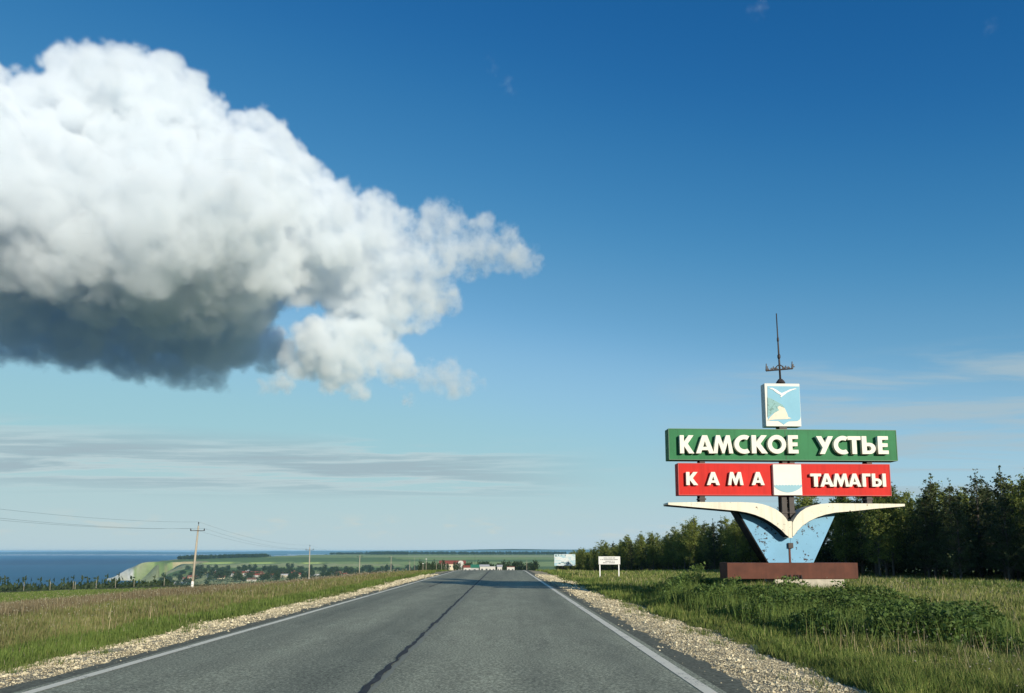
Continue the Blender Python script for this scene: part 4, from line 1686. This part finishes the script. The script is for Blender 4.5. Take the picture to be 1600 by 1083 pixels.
# brown plinth, bolts and concrete footing
pl, pr_ = board('plinth', 1136, 879.5, 1341.5, 904.5, .35, .75, M['rust'])
(a, zt) = S(1227, 897.5, .42)
for px in (1228.5, 1235, 1242.5, 1247, 1252):
    x, z = S(px, 904.5, .38)
    MB().tube([(x, -.40, z), (x, -.40, z + .075), (x, -.40, z + .08), (x, -.40, z + .13)], [.03, .03, .018, .018], 6).build('bolt', M['dark_steel'], pl)
(a, zt), (b_, zb) = S(1210, 905, .30), S(1320, 922, .30)
MB().box(((a + b_) / 2, .08, zt / 2 - .3), (b_ - a, .80, zt + .6)).build('footing', M['concrete'], sign, bevel=.03)

# ------------------------------------------------------------------ air
mh = bpy.data.materials.new('haze')
mh.use_nodes = True
hn = mh.node_tree.nodes
hn.clear()
ho = hn.new('ShaderNodeOutputMaterial')
hv = hn.new('ShaderNodeVolumePrincipled')
hv.inputs['Color'].default_value = (.36, .72, 1, 1)
hv.inputs['Density'].default_value = 5.2e-5
hv.inputs['Anisotropy'].default_value = 0
mh.node_tree.links.new(hv.outputs[0], ho.inputs['Volume'])
haze = MB().box((0, 0, (10.0 - 104) / 2), (62000, 62000, 114)).build('haze', mh)
tag(haze, kind='stuff')

# ------------------------------------------------------------------ the big cumulus
def cloud_object(name, parts, density, voxel, noise=None, seed=5):
    cr = np.random.default_rng(seed)
    dirs = lambda n_: (lambda q: q / np.linalg.norm(q, axis=1)[:, None])(cr.normal(size=(n_, 3)))
    PA, RA = [], []
    for (blobs, base, n2, n3, n4, k2, k3, core) in parts:
        P, R = [], []
        for (px, py, rp, dist) in blobs:
            d = ray(px, py)
            c_ = d / np.linalg.norm(d) * dist
            r = rp * dist / F
            P.append(c_)
            R.append(r * core)
            for d2 in dirs(n2):
                r2 = r * cr.uniform(*k2)
                c2 = c_ + d2 * r * .76
                P.append(c2)
                R.append(r2)
                r3 = r2 * cr.uniform(*k3, n3)
                for q, rr in zip(dirs(n3), r3):
                    c3 = c2 + q * r2 * .86
                    P.append(c3)
                    R.append(rr)
                    if n4:
                        for q4 in dirs(n4):
                            P.append(c3 + (q4 + q * .6) * rr * .75)
                            R.append(rr * cr.uniform(.3, .55))
        P, R = np.array(P), np.array(R)
        if base is not None:
            bz = base + 60 * (fbm(P[:, 0] * .004, P[:, 1] * .004, 401) - .5)
            k = P[:, 2] - R * .92 > bz - 25
            P, R = P[k], R[k]
        PA.append(P)
        RA.append(R)
    P, R = np.concatenate(PA), np.concatenate(RA)
    me = bpy.data.meshes.new(name)
    me.vertices.add(len(P))
    me.vertices.foreach_set('co', P.astype('f').ravel())
    a = me.attributes.new('rad', 'FLOAT', 'POINT')
    a.data.foreach_set('value', R.astype('f'))
    ob = link(bpy.data.objects.new(name, me))
    g = bpy.data.node_groups.new(name, 'GeometryNodeTree')
    g.interface.new_socket('Geometry', in_out='INPUT', socket_type='NodeSocketGeometry')
    g.interface.new_socket('Geometry', in_out='OUTPUT', socket_type='NodeSocketGeometry')
    gn, gl = g.nodes, g.links.new
    gi, go = gn.new('NodeGroupInput'), gn.new('NodeGroupOutput')
    mp, pv, na_, sm = gn.new('GeometryNodeMeshToPoints'), gn.new('GeometryNodePointsToVolume'), gn.new('GeometryNodeInputNamedAttribute'), gn.new('GeometryNodeSetMaterial')
    na_.data_type = 'FLOAT'
    na_.inputs[0].default_value = 'rad'
    pv.resolution_mode = 'VOXEL_SIZE'
    pv.inputs['Voxel Size'].default_value = voxel
    pv.inputs['Density'].default_value = 1
    m = bpy.data.materials.new(name)
    m.use_nodes = True
    mn = m.node_tree.nodes
    mn.clear()
    out = mn.new('ShaderNodeOutputMaterial')
    vp = mn.new('ShaderNodeVolumePrincipled')
    vp.inputs['Color'].default_value = (.930, .958, .984, 1)
    vp.inputs['Density'].default_value = density
    vp.inputs['Anisotropy'].default_value = 0
    m.node_tree.links.new(vp.outputs[0], out.inputs['Volume'])
    if noise:                   # ragged where the cloud is thin at its eastern end, firmer in the tower
        (scale, lo, hi, lo2, hi2) = noise
        lk = m.node_tree.links
        v = nnoise(mn, lk, scale, 6, .72)
        tcn = mn.new('ShaderNodeTexCoord')
        sx = mn.new('ShaderNodeSeparateXYZ')
        lk.new(tcn.outputs['Object'], sx.inputs[0])
        lims = []
        for a_, b_ in ((lo, lo2), (hi, hi2)):
            q = mn.new('ShaderNodeMapRange')
            lk.new(sx.outputs[0], q.inputs[0])
            q.inputs[1].default_value, q.inputs[2].default_value = -720, -180
            q.inputs[3].default_value, q.inputs[4].default_value = a_, b_
            lims.append(q.outputs[0])
        r_ = mn.new('ShaderNodeMapRange')
        lk.new(v, r_.inputs[0])
        lk.new(lims[0], r_.inputs[1])
        lk.new(lims[1], r_.inputs[2])
        r_.inputs[3].default_value = 0
        dq = mn.new('ShaderNodeMapRange')
        lk.new(sx.outputs[0], dq.inputs[0])
        dq.inputs[1].default_value, dq.inputs[2].default_value = -1000, -250
        dq.inputs[3].default_value, dq.inputs[4].default_value = density * 1.45, density * .75
        bq = mn.new('ShaderNodeMapRange')
        lk.new(sx.outputs[2], bq.inputs[0])
        bq.inputs[1].default_value, bq.inputs[2].default_value = 780, 1350
        bq.inputs[3].default_value, bq.inputs[4].default_value = .38, 1
        ml = mn.new('ShaderNodeMath')
        ml.operation = 'MULTIPLY'
        lk.new(dq.outputs[0], ml.inputs[0])
        eq = mn.new('ShaderNodeMapRange')
        lk.new(sx.outputs[0], eq.inputs[0])
        eq.inputs[1].default_value, eq.inputs[2].default_value = -1000, -750
        mx = mn.new('ShaderNodeMath')
        mx.operation = 'MAXIMUM'
        lk.new(bq.outputs[0], mx.inputs[0])
        lk.new(eq.outputs[0], mx.inputs[1])
        lk.new(mx.outputs[0], ml.inputs[1])
        lk.new(ml.outputs[0], r_.inputs[4])
        lk.new(r_.outputs[0], vp.inputs['Density'])
    sm.inputs['Material'].default_value = m
    gl(gi.outputs[0], mp.inputs[0])
    gl(na_.outputs[0], mp.inputs['Radius'])
    gl(na_.outputs[0], pv.inputs['Radius'])
    gl(mp.outputs[0], pv.inputs['Points'])
    gl(pv.outputs[0], sm.inputs[0])
    gl(sm.outputs[0], go.inputs[0])
    ob.modifiers.new('cloud', 'NODES').node_group = g
    return tag(ob, kind='stuff')


CORE = [(-90, 270, 135, 3000), (-20, 200, 62, 2900), (40, 235, 85, 2950), (100, 200, 62, 2980), (150, 150, 62, 3050), (175, 215, 85, 2950), (225, 165, 72, 3000),
        (265, 215, 75, 2950), (310, 235, 62, 2980), (110, 320, 110, 2750), (200, 280, 85, 2800), (260, 340, 115, 2680), (340, 270, 70, 2930), (395, 245, 58, 2950),
        (425, 270, 62, 2950), (350, 350, 105, 2700), (440, 320, 78, 2900), (490, 330, 66, 2920), (520, 370, 72, 2900), (575, 360, 55, 2950), (600, 385, 48, 3000),
        (0, 380, 110, 2650), (120, 410, 105, 2850), (240, 420, 100, 2950), (350, 420, 92, 3000), (460, 405, 62, 2980), (560, 420, 48, 3020),
        (40, 460, 100, 3300), (180, 480, 100, 3400), (310, 485, 90, 3500), (390, 475, 52, 3400), (100, 505, 72, 3750), (250, 520, 66, 3850),
        (370, 530, 56, 3850), (0, 500, 82, 3650), (420, 545, 36, 3850), (200, 535, 62, 3850), (300, 548, 58, 3850), (-60, 450, 100, 3200)]
MID = [(640, 405, 55, 3000), (620, 450, 62, 3050), (560, 445, 62, 3050), (665, 440, 48, 3020), (550, 488, 40, 3000), (600, 485, 50, 2980), (650, 480, 42, 2980),
       (620, 360, 40, 2990), (660, 375, 38, 3000), (700, 400, 38, 3000), (690, 350, 32, 3000), (575, 548, 44, 2880), (625, 572, 36, 2860), (670, 586, 27, 2860), (510, 440, 42, 3050)]
WISP = [(690, 345, 36, 3000), (725, 395, 38, 3000), (760, 362, 30, 3000), (792, 392, 38, 3000), (822, 402, 27, 3000), (745, 405, 30, 3000), (690, 470, 32, 3050),
        (505, 540, 44, 2950), (540, 556, 46, 2900), (700, 593, 32, 2860), (728, 598, 23, 2860), (748, 600, 14, 2860),
        (560, 602, 24, 2880), (520, 600, 20, 2900), (475, 560, 34, 3000), (590, 520, 40, 2950), (600, 322, 24, 3000), (545, 305, 22, 2980), (415, 603, 15, 2950), (440, 598, 20, 2950), (640, 625, 12, 3600)]
cloud_object('cumulus_cloud', [(CORE, 775, 46, 13, 4, (.10, .40), (.12, .55), .80), (MID, None, 40, 12, 2, (.15, .38), (.15, .5), .74), (WISP, None, 34, 10, 0, (.18, .45), (.15, .5), .62)], .022, 9,
             noise=(.0115, .37, .54, .43, .64))
TINY = [(795, 137, 14, 3000), (785, 132, 9, 3000), (770, 110, 9, 3000), (765, 90, 7, 3000), (1548, 41, 10, 3000), (1185, 12, 14, 3000)]
cloud_object('cloud_shreds', [(TINY, None, 16, 4, 0, (.22, .42), (.2, .45), .5)], .006, 9, noise=(.02, .42, .60, .42, .60), seed=9)
